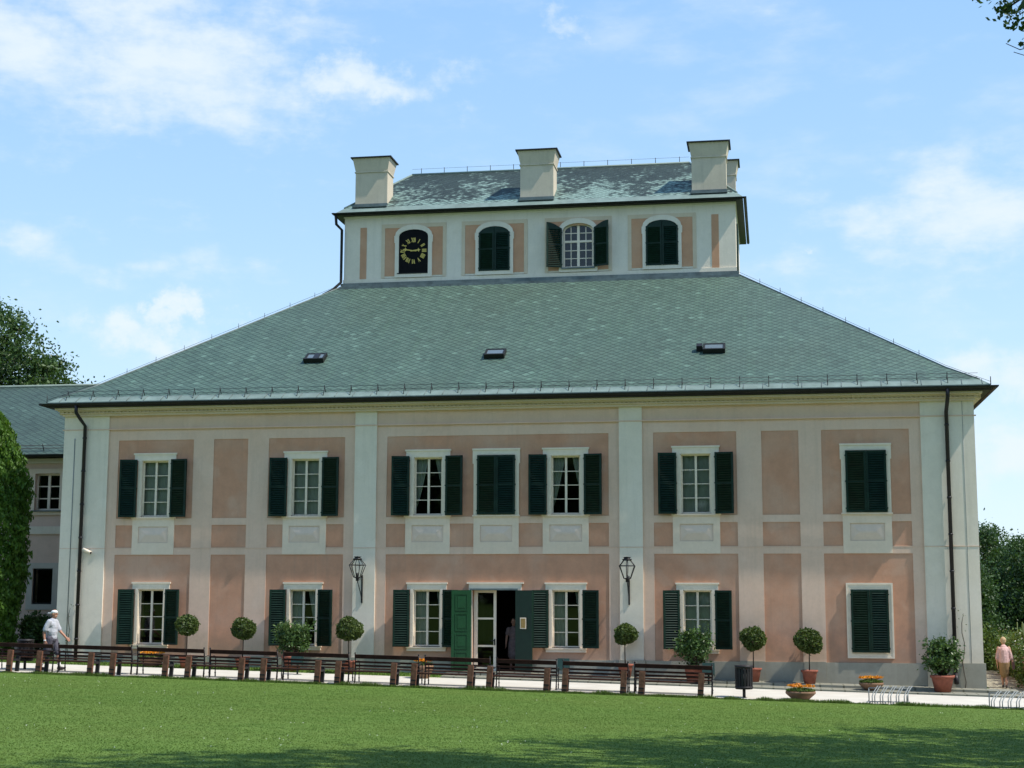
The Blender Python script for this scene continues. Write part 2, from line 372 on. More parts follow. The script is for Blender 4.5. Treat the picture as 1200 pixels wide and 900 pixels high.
def grassmat():
    t = NT('grass_blades'); rp = t.n('ShaderNodeNewGeometry').outputs['Random Per Island']; mid = t.noise(1.4, 6, .65); big = t.noise(.25, 4)
    mpv = t.n('ShaderNodeMapping', i_Scale=(.35, 2.4, 1)); t.l(t.pos(), mpv.inputs[0]); stn = t.noise(1.1, 5, .6, mpv.outputs[0])
    f = t.math('ADD', t.math('MULTIPLY', rp, .15), t.rng(mid, .3, .7, 0, .85))
    c = t.mix(f, (.074, .136, .022), (.116, .190, .038)); c = t.mix(t.rng(big, .4, .7, 0, .6), c, (.118, .164, .034)); c = t.mix(t.rng(stn, .48, .72, 0, .6), c, (.150, .212, .056))
    t.base(c); t.set(.7, 0, .2); tl = t.n('ShaderNodeBsdfTranslucent'); t.l(c, tl.inputs[0]); m = t.n('ShaderNodeMixShader'); m.inputs[0].default_value = .5
    t.l(t.b.outputs[0], m.inputs[1]); t.l(tl.outputs[0], m.inputs[2]); t.l(m.outputs[0], t.out.inputs[0]); return t.mat
GRASSB = grassmat()

# ------------------------------------------------------------------ terrain
def gz(x, y):
    x = np.clip(x, -25, 25); z = .06-.0225*x
    return z+np.where(y > -5, .033*(np.minimum(y, 4)+5), .0255*(np.minimum(-5-y, 60)))
def strip(name, xs, ys, off, mat, label=None):
    mb = MB(); nx = len(xs)
    vs = [(x, y, float(gz(x, y))+off) for y in ys for x in xs]
    fs = [(j*nx+i, j*nx+i+1, (j+1)*nx+i+1, (j+1)*nx+i) for j in range(len(ys)-1) for i in range(nx-1)]
    mb.add(vs, fs); o = mb.build(name, mat); o['kind'] = 'structure'; return o
def lawnmat():
    t = NT('lawn'); big = t.noise(.25, 4); mid = t.noise(1.4, 6, .65); fine = t.noise(40, 3)
    mpv = t.n('ShaderNodeMapping', i_Scale=(.5, 2.2, 1)); t.l(t.pos(), mpv.inputs[0]); stn = t.noise(1.2, 5, .6, mpv.outputs[0])
    c = t.mix(t.rng(mid, .3, .7), (.072, .130, .022), (.110, .176, .036)); c = t.mix(t.rng(big, .4, .7, 0, .5), c, (.102, .148, .030))
    c = t.mix(t.rng(stn, .5, .75, 0, .4), c, (.140, .198, .050))
    c = t.mix(t.rng(fine, .35, .65, 0, .18), c, (.060, .108, .020)); t.base(c); t.bump(t.noise(28, 5), .15, .02); return t.set(.95, 0, .1)
def gravel():
    t = NT('pale_gravel'); a = t.noise(1.3, 5); b = t.noise(60, 3)
    c = t.mix(t.rng(a, .3, .7), (.47, .44, .385), (.55, .525, .465)); c = t.mix(t.rng(b, .35, .7, 0, .3), c, (.42, .39, .33))
    t.base(c); t.bump(b, .4, .01); return t.set(.95, 0, .1)
def flags(name, ca, cb, sx, sy):
    t = NT(name); mp = t.n('ShaderNodeMapping', i_Scale=(sx, sy, 1)); t.l(t.pos(), mp.inputs[0])
    bt = t.n('ShaderNodeTexBrick', offset=.5); bt.inputs['Scale'].default_value = 1.0; bt.inputs['Mortar Size'].default_value = .02
    bt.inputs['Color1'].default_value = (*ca, 1); bt.inputs['Color2'].default_value = (*cb, 1); bt.inputs['Mortar'].default_value = (.10, .10, .07, 1)
    t.l(mp.outputs[0], bt.inputs['Vector']); n = t.noise(2.5, 6)
    c = t.mix(t.rng(n, .35, .7, 0, .5), bt.outputs[0], sc_(ca, .65)); t.base(c)
    t.bump(t.math('ADD', t.math('MULTIPLY', bt.outputs[1], -1), t.math('MULTIPLY', t.noise(20, 4), .3)), .5, .02); return t.set(.85, 0, .2)
LAWN = lawnmat(); GRAVEL = gravel(); FLAG = flags('flagstones', (.36, .33, .24), (.30, .29, .22), .9, 1.6); KERB = flags('apron_stone', (.27, .26, .21), (.22, .22, .18), .7, 1.2)
XS = [-900, -300, -100, -60, -40, -25, -20, -15, -10, -5, 0, 5, 10, 15, 20, 25, 40, 60, 100, 300, 900]
strip('lawn', XS, [-900, -300, -120, -90, -65, -50, -40, -30, -24, -18, -12, -8, -5, -1.6, 0, 4, 20, 60, 120, 300, 900, 3000], 0.0, LAWN)
strip('gravel_path', [-40, -25, -15, -5, 5, 15, 25, 40], [-5, -3.3, -1.6], .012, GRAVEL)
strip('flagstone_path', [15.7, 16.3, 17.0, 18.0], [-1.6, 0, 4, 12, 20, 34], .010, FLAG)
def apron():
    mb = MB()
    for x0, x1 in [(-1.5, .9), (.9, 4), (4, 8), (8, 12), (12, 16.3)]:
        for (y0, y1, h) in ((-1.55, -.75, .055), (-.75, -.02, .13)):
            z = [float(gz(x0, y0)), float(gz(x1, y0))]
            vs = [(x, y, float(gz(x, y))+dz) for dz in (-.2, h) for y in (y0, y1) for x in (x0, x1-.006)]
            mb.add(vs, [(0, 2, 3, 1), (4, 5, 7, 6), (0, 1, 5, 4), (2, 6, 7, 3), (0, 4, 6, 2), (1, 3, 7, 5)])
    o = mb.build('stone_pavement', KERB); o['kind'] = 'structure'
apron()

# ------------------------------------------------------------------ the house
HOUSE = thing('manor_house', 'long two storey pink and cream manor with slate roof and raised attic storey', 'house')
ZS = 8.50           # string moulding
xp = [(-13.34, -10.60), (-9.87, -8.64), (-7.90, -5.21), (-3.74, 3.74), (5.21, 7.90), (8.70, 9.88), (10.60, 13.34)]
UW = [-11.97, -6.58, -2.32, 0.0, 2.32, 6.58, 11.97]; LW = [-11.97, -6.58, -2.32, 2.32, 6.58, 11.97]
CLOSED_U = (0.0, 11.97); CLOSED_L = (11.97,)
holes = [(x-.49, x+.49, 5.45, 7.40) for x in UW if x not in CLOSED_U]+[(x-.46, x+.46, 1.13, 3.0) for x in LW if x not in CLOSED_L]+[(-.78, .70, .2, 3.03)]
H = 24.0
w = MB(); w.sheet(-15.33, 15.33, -.6, 9.3, holes, 0.0, .5)
w.box(-15.33, -14.9, .5, H-.5, -.6, 9.3); w.box(14.9, 15.33, .5, H-.5, -.6, 9.3); w.box(-15.33, 15.33, H-.5, H, -.6, 9.3)
w.build('wall', PINK, HOUSE)
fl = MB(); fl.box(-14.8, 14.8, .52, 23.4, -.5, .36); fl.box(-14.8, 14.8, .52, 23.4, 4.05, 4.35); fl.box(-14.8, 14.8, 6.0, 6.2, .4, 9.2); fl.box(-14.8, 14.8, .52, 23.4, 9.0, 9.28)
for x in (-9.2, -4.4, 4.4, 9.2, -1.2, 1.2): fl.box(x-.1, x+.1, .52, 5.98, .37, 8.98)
fl.build('interior', ROOM_DARK, HOUSE)
# beige frame field, raised over the pink panels
fr = MB(); ph = []
for a, b in xp: ph += [(a, b, .70, 4.16), (a, b, 4.40, 5.17), (a, b, 5.40, 8.11)]
fr.sheet(-13.72, 13.72, .74, ZS-.02, ph, -.018, .001)
fr.build('wall_frame', BEIGE, HOUSE)
fz = MB(); fz.box(-13.72, 13.72, -.024, .0, ZS-.02, 9.0); fz.build('frieze', BEIGE, HOUSE)
for i, (a, b) in enumerate([(-15.36, -13.70), (-4.85, -4.09), (4.09, 4.85), (13.70, 15.36)]):
    m = MB(); m.box(a, b, -.070, .0, -.3, 9.0)
    if abs(a) > 13 or abs(b) > 14:
        xo = -15.36 if a < 0 else 15.33
        m.box(xo, xo+.03, .0, 1.6, -.3, 9.0)
    m.build('pilaster', CREAM, HOUSE)
mo = MB()
mo.box(-15.42, 15.42, -.088, .0, ZS-.018, ZS+.018)
for a, b in [(-15.37, -13.69), (-4.86, -4.08), (4.08, 4.86), (13.69, 15.37)]: mo.box(a, b, -.080, -.06, 4.37, 4.39)
mo.box(-13.69, 13.69, -.027, -.01, 4.372, 4.388)
mo.build('string_moulding', BEIGE, HOUSE)
pb = MB()
edges = [(-15.4, -13.66, -.125), (-4.89, -4.05, -.125), (4.05, 4.89, -.125), (13.66, 15.42, -.125)]
allx = [(-13.66, -10.56, -.045), (-10.56, -9.9, -.068), (-9.9, -8.6, -.045), (-8.6, -7.88, -.068), (-7.88, -4.89, -.045), (-4.05, -.8, -.045), (.72, 4.05, -.045), (4.89, 7.92, -.045), (7.92, 8.68, -.068), (8.68, 9.9, -.045), (9.9, 10.58, -.068), (10.58, 13.66, -.045)]
for a, b, y in edges+allx: pb.box(a+.002, b-.002, y, .02, -.5, .75+(.02 if y < -.06 else 0))
pb.build('plinth', PLINTH, HOUSE)
cn = MB()
cn.box(-15.40, 15.40, -.17, .0, 8.97, 9.05); cn.box(-15.46, 15.46, -.235, .0, 9.05, 9.075)
x = -15.4
cn.box(-15.44, 15.44, -.20, .0, 9.075, 9.125)
while x < 15.4: cn.box(x, x+.075, -.245, -.2, 9.08, 9.12); x += .15
cn.box(-15.52, 15.52, -.30, .0, 9.125, 9.17); cn.box(-15.6, 15.6, -.40, .0, 9.17, 9.235)
for s in (-1, 1): cn.box(min(s*15.36, s*15.6), max(s*15.36, s*15.6), .001, H, 9.05, 9.235)
cn.build('cornice', CORN, HOUSE)

# aprons below the upper windows
am = MB(); am.ring([(-.76, 4.165), (.76, 4.165), (.76, 5.36), (-.76, 5.36)], [(-.54, 4.56), (.54, 4.56), (.54, 5.12), (-.54, 5.12)], -.034, .0)
apron_me = am.mesh('apron', APRON)
ap = MB(); z0, z1, hw = 4.56, 5.12, .54
vs = [(-hw, -.004, z0), (hw, -.004, z0), (hw, -.004, z1), (-hw, -.004, z1), (-hw+.25, -.05, z0+.25), (hw-.25, -.05, z0+.25), (hw-.25, -.05, z1-.25), (-hw+.25, -.05, z1-.25)]
ap.add(vs, [(0, 1, 5, 4), (1, 2, 6, 5), (2, 3, 7, 6), (3, 0, 4, 7), (4, 5, 6, 7)])
ap_me = ap.mesh('apron_panel', APANEL)

def shutter_mesh(wd, h, arch=0.0):
    m = MB(); st = .065
    m.box(0, st, -.034, .034, 0, h-arch); m.box(wd-st, wd, -.034, .034, 0, h-arch)
    m.box(st, wd-st, -.02, .02, 0, .07)
    if arch == 0: m.box(st, wd-st, -.02, .02, h-.07, h)
    m.box(st, wd-st, -.015, .015, h*.5-.03, h*.5+.03)
    n = int((h-.14)/.072)
    for i in range(n):
        z = .085+(h-.17)*i/(n-1) if n > 1 else .1
        if arch and z > h-arch-.02: continue
        M = Matrix.Translation((0, 0, z)) @ Matrix.Rotation(radians(-50), 4, 'X')
        m.box(st, wd-st, -.048, .048, -.005, .005, M)
    if arch:
        k = 7; pts = [(st*0, h-arch-.12)]
        poly = [(0, h-arch-.03), (wd, h-arch-.03)]+[(wd-wd*j/k, h-arch+arch*cos(pi/2*j/k)) for j in range(k+1)]
        m.prism(poly, -.027, .027)
    for z in (.12, h*.5, h-.15-arch): m.box(-.02, .05, -.03, .03, z-.02, z+.02)
    return m.mesh('shutter', SHUT)
SH_U = shutter_mesh(.60, 1.99); SH_UC = shutter_mesh(.635, 1.96); SH_L = shutter_mesh(.54, 1.86); SH_LC = shutter_mesh(.575, 1.95)

def casement_mesh(hw, z0, z1, rows):
    m = MB(); f = .042; y0, y1 = .10, .15
    m.box(-hw, -hw+f, y0, y1, z0, z1); m.box(hw-f, hw, y0, y1, z0, z1); m.box(-hw+f, hw-f, y0, y1, z0, z0+f); m.box(-hw+f, hw-f, y0, y1, z1-f, z1)
    m.box(-.036, .036, y0-.012, y1, z0+f, z1-f)
    for i in range(1, rows):
        z = z0+f+(z1-z0-2*f)*i/rows
        m.box(-hw+f, -.036, y0+.01, y1-.005, z-.012, z+.012); m.box(.036, hw-f, y0+.01, y1-.005, z-.012, z+.012)
    # painted reveal boards
    for s in (-1, 1): m.box(min(s*hw, s*(hw+.02)), max(s*hw, s*(hw+.02)), -.02, .2, z0, z1)
    m.box(-hw, hw, -.02, .2, z1, z1+.02)
    return m.mesh('casement', WHITE)
CS_U = casement_mesh(.47, 5.47, 7.38, 4); CS_L = casement_mesh(.44, 1.15, 2.98, 4)
def pane_mesh(hw, z0, z1): return MB().add([(-hw, .13, z0), (hw, .13, z0), (hw, .13, z1), (-hw, .13, z1)], [(0, 1, 2, 3)]).mesh('pane', GLASS)
PN_U = pane_mesh(.44, 5.5, 7.35); PN_L = pane_mesh(.41, 1.18, 2.95)
def curtain_mesh(hw, z0, z1, kind):
    m = MB(); nx, nz = 24, 14
    def cloth(edge):        # edge(t) -> (xa, xb) at height fraction t (0 bottom)
        vs = []
        for k in range(nz+1):
            t = k/nz; a, b = edge(t)
            for i in range(nx+1):
                s = i/nx; x = a+(b-a)*s; vs.append((x, .27+.018*sin(s*22+1.3*sin(t*2)), z0+(z1-z0)*t))
        m.add(vs, [(k*(nx+1)+i, k*(nx+1)+i+1, (k+1)*(nx+1)+i+1, (k+1)*(nx+1)+i) for k in range(nz) for i in range(nx)], sm=True)
    if kind == 'full': cloth(lambda t: (-hw, hw))
    elif kind == 'parted':
        q = lambda t: max(0, t-.12)**.75
        cloth(lambda t: (-hw, -hw+.03+(hw*.95)*q(t))); cloth(lambda t: (hw-.03-(hw*.90)*max(0, t-.42)**.75, hw))
    elif kind == 'half': cloth(lambda t: (-hw, -.02)); cloth(lambda t: (hw-.02-.36*t, hw))
    elif kind == 'low': cloth(lambda t: (-hw, .02)); cloth(lambda t: (hw-.04-.25*max(0, t-.3), hw))
    return m.mesh('curtain', CURT)
CU = {k: curtain_mesh(.50, 5.42, 7.42, k) for k in ('full', 'parted')}
CL = {k: curtain_mesh(.48, 1.12, 3.0, k) for k in ('full', 'half', 'low')}

def surround_mesh(row, closed):
    m = MB()
    if row == 'U':
        if closed:
            m.ring([(-.765, 5.45), (.765, 5.45), (.765, 7.60), (-.765, 7.60)], [(-.635, 5.45), (.635, 5.45), (.635, 7.45), (-.635, 7.45)], -.045, .0)
            for s in (-1, 1): m.box(min(s*.766, s*.80), max(s*.766, s*.80), -.045, .0, 7.16, 7.60)
            m.box(-.635, .635, -.03, -.005, 5.45, 7.45)
            m.box(-.81, .81, -.065, .0, 7.60, 7.66)
        else:
            m.ring([(-.62, 5.45), (.62, 5.45), (.62, 7.53), (-.62, 7.53)], [(-.49, 5.45), (.49, 5.45), (.49, 7.40), (-.49, 7.40)], -.04, .0)
            for s in (-1, 1): m.box(min(s*.621, s*.755), max(s*.621, s*.755), -.04, .0, 7.40, 7.53)
            m.box(-.755, .755, -.044, .0, 7.531, 7.60); m.box(-.785, .785, -.065, .0, 7.60, 7.655)
    else:
        if closed:
            m.ring([(-.71, .90), (.71, .90), (.71, 3.22), (-.71, 3.22)], [(-.585, 1.04), (.585, 1.04), (.585, 3.05), (-.585, 3.05)], -.04, .0)
            m.ring([(-.72, .89), (.72, .89), (.72, 3.235), (-.72, 3.235)], [(-.67, .94), (.67, .94), (.67, 3.18), (-.67, 3.18)], -.052, -.041)
            m.box(-.585, .585, -.03, -.005, 1.04, 3.05)
        else:
            m.ring([(-.56, 1.13), (.56, 1.13), (.56, 3.18), (-.56, 3.18)], [(-.46, 1.13), (.46, 1.13), (.46, 3.0), (-.46, 3.0)], -.036, .0)
            for s in (-1, 1): m.box(min(s*.561, s*.67), max(s*.561, s*.67), -.036, .0, 3.0, 3.18)
            m.box(-.70, .70, -.055, .0, 3.18, 3.235)
    return m.mesh('window', WHITE)
SR = {(r, c): surround_mesh(r, c) for r in 'UL' for c in (False, True)}
sm_ = MB(); sm_.box(-.80, .80, -.08, .12, 5.40, 5.45); sm_.box(-.76, .76, -.05, .0, 5.36, 5.40); SILL_U = sm_.mesh('sill', APRON)
sm_ = MB(); sm_.box(-.68, .68, -.08, .12, 1.085, 1.13); sm_.box(-.66, .66, -.05, .0, .99, 1.085); SILL_L = sm_.mesh('sill', APRON)

def window(x, row, closed, curt, aL=15, aR=15):
    wn = link('window', SR[(row, closed)], HOUSE, (x, 0, 0))
    if row == 'U':
        link('apron', apron_me, wn); link('apron_panel', ap_me, wn); link('sill', SILL_U, wn)
        z, hg, S_, SC_, hc = 5.44, .62, SH_U, SH_UC, .638
        zc = 5.47
    else:
        if not closed: link('sill', SILL_L, wn)
        z, hg, S_, SC_, hc = 1.13, .565, SH_L, SH_LC, .578
        zc = 1.07
    if closed:
        link('shutter', SC_, wn, (-hc, -.085, zc)); link('shutter', SC_, wn, (hc, -.085, zc), pi); return
    link('casement', CS_U if row == 'U' else CS_L, wn); link('pane', PN_U if row == 'U' else PN_L, wn)
    if curt: link('curtain', (CU if row == 'U' else CL)[curt], wn)
    link('shutter', S_, wn, (-hg, -.125, z), pi+radians(aL)); link('shutter', S_, wn, (hg, -.125, z), -radians(aR))
for x, c in zip(UW, ('full', 'full', 'parted', None, 'parted', 'full', None)): window(x, 'U', x in CLOSED_U, c, random.uniform(8, 12), random.uniform(8, 12))
for x, c in zip(LW, (None, 'half', 'low', 'low', 'full', None)): window(x, 'L', x in CLOSED_L, c, random.uniform(12, 16), random.uniform(12, 16))

# doorway
dm = MB(); dm.ring([(-.90, .30), (.86, .30), (.86, 3.19), (-.90, 3.19)], [(-.78, .30), (.70, .30), (.70, 3.03), (-.78, 3.03)], -.045, .0)
dm.box(-.97, .93, -.065, .0, 3.19, 3.24); DOOR = dm.build('doorway', WHITE, HOUSE)
lm = MB(); lm.box(-.86, .74, -.10, -.046, 2.985, 3.04); lm.build('lintel_board', LEAD, DOOR)
tm = MB(); tm.box(-1.3, 1.25, -.55, .45, .15, .365); tm.box(-1.5, 1.5, -.85, -.551, .10, .255); tm.build('doorstep', KERB, DOOR)
def leaf_mesh(wd, h, mat, panels):
    m = MB(); m.box(0, wd, -.02, .02, 0, h)
    for a, b in panels:
        for (x0, x1, z0, z1) in ((.12, wd-.12, a, a+.035), (.12, wd-.12, b-.035, b), (.12, .155, a+.035, b-.035), (wd-.155, wd-.12, a+.035, b-.035)):
            for ys in ((-.036, -.021), (.021, .036)): m.box(x0, x1, *ys, z0, z1)
        for ys in ((-.030, -.021), (.021, .030)): m.box(.20, wd-.20, *ys, a+.09, b-.09)
    return m.mesh('door_leaf', mat)
PANS = [(.12, .62), (.70, 1.20), (1.28, 1.86), (1.94, 2.5)]
link('door_leaf', leaf_mesh(.66, 2.61, DOORG, PANS), DOOR, (-.80, -.12, .372), pi+radians(22))
dl = link('door_leaf', leaf_mesh(.62, 2.61, DOORG_SHADE, []), DOOR, (.68, -.12, .372), -radians(20))
pq = MB(); pq.box(.70+.16, .70+.36, -.33, -.30, 1.74, 2.10); pq.build('notice_frame', WHITE, DOOR)
pq = MB(); pq.box(.70+.185, .70+.335, -.336, -.3305, 1.77, 2.07); pq.build('notice_board', plain('notice_paper', (.30, .20, .07), .6, .3, 30), DOOR)
gd = MB(); gx0, gx1 = -.76, -.01
gd.box(gx0, gx0+.13, .14, .19, .37, 2.98); gd.box(gx1-.09, gx1, .14, .19, .37, 2.98); gd.box(gx0+.13, gx1-.09, .14, .19, 2.90, 2.98); gd.box(gx0+.13, gx1-.09, .14, .19, .37, .55)
for z in (1.17, 2.06): gd.box(gx0+.13, gx1-.09, .145, .185, z-.03, z+.03)
gd.build('glazed_door', WHITE, DOOR)
MB().add([(gx0+.12, .165, .5), (gx1-.08, .165, .5), (gx1-.08, .165, 2.92), (gx0+.12, .165, 2.92)], [(0, 1, 2, 3)]).build('pane', GLASS, DOOR)
hd = MB(); hd.box(gx1-.065, gx1-.03, .10, .139, 1.2, 1.4); hd.box(gx1-.16, gx1-.03, .08, .10, 1.33, 1.36); hd.build('handle', IRON, DOOR)

# main roof
E0, ZE = .50, 9.43; S = 8.49; TX, TZ, TB = 7.83, 15.16, 15.5
EX, EY0, EY1 = 15.85, -.5, 24.5
def ringpts(t, dz=0):
    x = EX+(TX-EX)*t; y0 = EY0+(S-EY0)*t; y1 = EY1+(TB-EY1)*t; z = ZE+(TZ-ZE)*t+dz
    return [(-x, y0, z), (x, y0, z), (x, y1, z), (-x, y1, z)]
R0, R1, R2, R3 = ringpts(0), ringpts(.036), ringpts(.15, -.10), ringpts(1)
rf = MB(); cs = MB()
def uvq(a, b, c, d):
    a, b, c, d = map(Vector, (a, b, c, d)); ux = (b-a).normalized(); n = ux.cross(d-a).normalized(); vx = n.cross(ux)
    return ux, vx
def rquad(mb, a, b, c, d, org, mi=0):
    ux, vx = uvq(a, b, c, d); o = Vector(org)
    mb.add([a, b, c, d], [(0, 1, 2, 3)], [[((Vector(p)-o).dot(ux), (Vector(p)-o).dot(vx)) for p in (a, b, c, d)]], mi=mi)
for i in range(4):
    j = (i+1) % 4
    rquad(cs, R0[i], R0[j], R1[j], R1[i], R0[i])
    rquad(rf, R1[i], R1[j], R2[j], R2[i], R0[i]); rquad(rf, R2[i], R2[j], R3[j], R3[i], R0[i])
roof = rf.build('roof', SLATE, HOUSE)
u_ = ringpts(0, -.05); u2 = [(s[0]*15.4/15.85, min(max(s[1], -.1), 24.1), 9.24) for s in ringpts(0)]
for i in range(4):
    j = (i+1) % 4
    cs.add([u_[i], u_[j], R0[j], R0[i]], [(0, 1, 2, 3)]); cs.add([u2[i], u2[j], u_[j], u_[i]], [(0, 1, 2, 3)])
gt = MB()
def gutter(mb, p, q, r=.075):
    p, q = Vector(p), Vector(q); d = (q-p).normalized(); s = Vector((d.y, -d.x, 0)); vs = []; n = 8
    for a in (p, q):
        for k in range(n+1):
            w_ = pi*k/n; vs.append(a+s*(cos(w_)*r)+Vector((0, 0, -sin(w_)*r*1.1)))
        for k in range(n, -1, -1):
            w_ = pi*k/n; vs.append(a+s*(cos(w_)*(r-.012))+Vector((0, 0, -sin(w_)*(r*1.1-.012)+.001)))
    m = 2*(n+1); mb.add(vs, [(k, (k+1) % m, m+(k+1) % m, m+k) for k in range(m)]+[tuple(range(n+1)), tuple(range(m, m+n+1))], sm=False)
gutter(gt, (-16.02, -.60, 9.375), (16.02, -.60, 9.375)); gutter(gt, (16.0, -.68, 9.375), (16.0, 24.6, 9.375)); gutter(gt, (-16.0, 24.6, 9.375), (-16.0, -.68, 9.375))
x = -15.6
gt.box(-15.62, 15.62, -.5, -.40, 9.245, 9.37); 
for s in (-1, 1): gt.box(min(s*15.61, s*15.85), max(s*15.61, s*15.85), -.5, 24.5, 9.245, 9.37)
gt.build('gutter', GUT, HOUSE)
sg = MB(); nrm = Vector((0, -(TZ-ZE), S+E0)).normalized()
def rp(x, t, h=0):
    y = EY0+(S-EY0)*t; z = ZE+(TZ-ZE)*t-(.10 if t > .1 else .0); return Vector((x, y, z))+nrm*h
for h in (.06, .20): sg.tube([rp(-15.5, .040, h), rp(15.5, .040, h)], .007, 5)
x = -15.2
while x < 15.4:
    sg.tube([rp(x, .040, 0), rp(x, .040, .25)], .013, 5); sg.tube([rp(x, .040, .2), rp(x, .012, .01)], .012, 4); x += .93
sg.build('snow_guard', IRON, roof)
x = -15.4
while x < 15.6: cs.tube([rp(x, .001, .010), rp(x+.02, .036, .010)], .011, 4, 1); x += .62
cs.build('eaves_flashing', [COPPER, LEAD], roof)
for i, (x, wd) in enumerate([(-7.05, .74), (-.49, .72), (7.15, .76)]):
    t = (2.4-EY0)/(S-EY0); o = rp(x, t, .03); ax = Vector((1, 0, 0)); ay = Vector((0, S-EY0, TZ-ZE)).normalized()
    M = Matrix((ax, ay, nrm)).transposed().to_4x4(); M.translation = o
    k = MB(); hw, hh = wd/2, .30
    k.box(-hw, hw, -hh, -hh+.07, -.1, .16, M); k.box(-hw, hw, hh-.07, hh, -.1, .12, M); k.box(-hw, -hw+.07, -hh+.07, hh-.07, -.1, .13, M); k.box(hw-.07, hw, -hh+.07, hh-.07, -.1, .13, M)
    sk = k.build('skylight', GUT, roof)
    k = MB(); k.box(-hw+.07, hw-.07, -hh+.07, hh-.07, .08, .10, M); k.build('pane', plain('skylight_glass', (.11, .14, .155), .18, .1, 2, spec=.8) if i == 0 else bpy.data.materials['skylight_glass'], sk)
    if i == 0: k = MB(); k.box(hw-.42, hw-.22, -.28, .22, .101, .14, M); k.build('vent', IRON, sk)
    if i == 2: k = MB(); k.box(-hw-.22, -hw-.02, -.12, .12, -.05, .20, M); k.build('vent', IRON, sk)
# lightning wire along hips
for sx in (-1, 1):
    lw = MB()
    A = Vector((sx*EX, EY0, ZE+.08)); A2 = Vector(R2[0 if sx < 0 else 1])+Vector((0, 0, .07)); B = Vector((sx*TX, S, TZ+.1))
    lw.tube([A, A2, B], .006, 4)
    for k in range(1, 9):
        p = A2.lerp(B, k/9.2); lw.tube([p-Vector((0, 0, .08)), p+Vector((0, 0, .11))], .009, 4)
    lw.tube([A+Vector((0, 0, -.1)), A+Vector((0, 0, .16))], .014, 4)
    lw.build('lightning_wire', GUT, roof)
for i in range(4):
    hc = MB(); hc.tube([Vector(R1[i])-Vector((0, 0, .005)), Vector(R2[i])-Vector((0, 0, .005)), Vector(R3[i])-Vector((0, 0, .005))], .032, 6); hc.build('hip_capping', LEAD, roof)

# attic storey
AZ0, AZ1 = 14.9, 18.02; AC = [-4.95, -1.66, 1.69, 4.98]
aw = MB(); aw.sheet(-TX, TX, AZ0, AZ1, [(1.69-.62, 1.69+.62, 15.60, 17.36)], S, S+.4)
aw.box(-TX, -TX+.4, S+.4, TB-.4, AZ0, AZ1); aw.box(TX-.4, TX, S+.4, TB-.4, AZ0, AZ1); aw.box(-TX, TX, TB-.4, TB, AZ0, AZ1)
ATT = aw.build('attic_wall', CREAM, HOUSE)
ad = MB(); ad.box(.3, 3.1, S+.41, S+.45, 15.3, 17.9); ad.build('interior', ROOM_DARK, HOUSE)
for c in AC:
    pf = MB(); pk = MB()
    pf.ring([(c-1.33, 15.42), (c+1.33, 15.42), (c+1.33, 17.63), (c-1.33, 17.63)], [(c-1.19, 15.42), (c+1.19, 15.42), (c+1.19, 17.47), (c-1.19, 17.47)], S-.022, S)
    pk.sheet(c-1.19, c+1.19, 15.50, 17.47, [(c-.6, c+.6, 15.5, 17.3)], S-.010, S-.001)
    pf.build('panel_frame', CORN, ATT); pk.build('attic_panel', ATTICP, ATT)
for a, b in ((-7.17, -6.90), (6.90, 7.18)): MB().box(a, b, S-.012, S-.001, 15.42, 17.53).build('narrow_panel', ATTICP, ATT)
at = MB(); at.box(-TX-.02, TX+.02, S-.04, S-.0005, 15.20, 15.40); at.box(-TX-.03, TX+.03, S-.05, S-.0005, 17.95, 18.02)
for s in (-1, 1): at.box(min(s*TX, s*(TX+.03)), max(s*TX, s*(TX+.03)), S, TB, 17.95, 18.02)
at.build('attic_cornice', CREAM, ATT)
fl_ = MB(); fl_.box(-TX-.10, TX+.10, S-.10, S-.061, 15.02, 15.24); fl_.box(-TX-.12, TX+.12, S-.30, S-.101, 14.95, 15.06)
for s in (-1, 1): fl_.box(min(s*TX, s*(TX+.1)), max(s*TX, s*(TX+.1)), S-.06, TB, 15.02, 15.24)
fl_.build('base_flashing', LEAD, ATT)
def arch(hw, z0, zs, zt, n=10):
    return [(-hw, z0), (-hw, zs)]+[(-hw*cos(pi*k/n), zs+(zt-zs)*sin(pi*k/n)) for k in range(1, n)]+[(hw, zs), (hw, z0)]
asur = MB(); A = arch(.76, 15.42, 17.14, 17.58); B = arch(.60, 15.60, 17.10, 17.38); asur.ring(A, B, -.075, -.002)
for s in (-1, 1): asur.box(min(s*.761, s*.79), max(s*.761, s*.79), -.075, -.002, 16.85, 17.13)
ASUR = asur.mesh('attic_window', CREAM)
ASH = shutter_mesh(.615, 1.80, .24)
def acase():
    m = MB(); f = .06
    m.ring(arch(.60, 15.60, 17.10, 17.38), arch(.54, 15.66, 17.08, 17.32), .06, .12)
    m.box(-.05, .05, .05, .12, 15.66, 17.31); m.box(-.54, -.05, .05, .12, 16.62, 16.70); m.box(.05, .54, .05, .12, 16.62, 16.70)
    for s in (-1, 1):
        m.box(s*.295-.014, s*.295+.014, .07, .115, 15.66, 16.62); m.box(s*.295-.014, s*.295+.014, .07, .115, 16.70, 17.24)
        for z in (15.98, 16.30, 17.0): m.box(min(s*.05, s*.54), max(s*.05, s*.54), .075, .11, z-.014, z+.014)
    return m
ACL = Matrix.Identity(4)
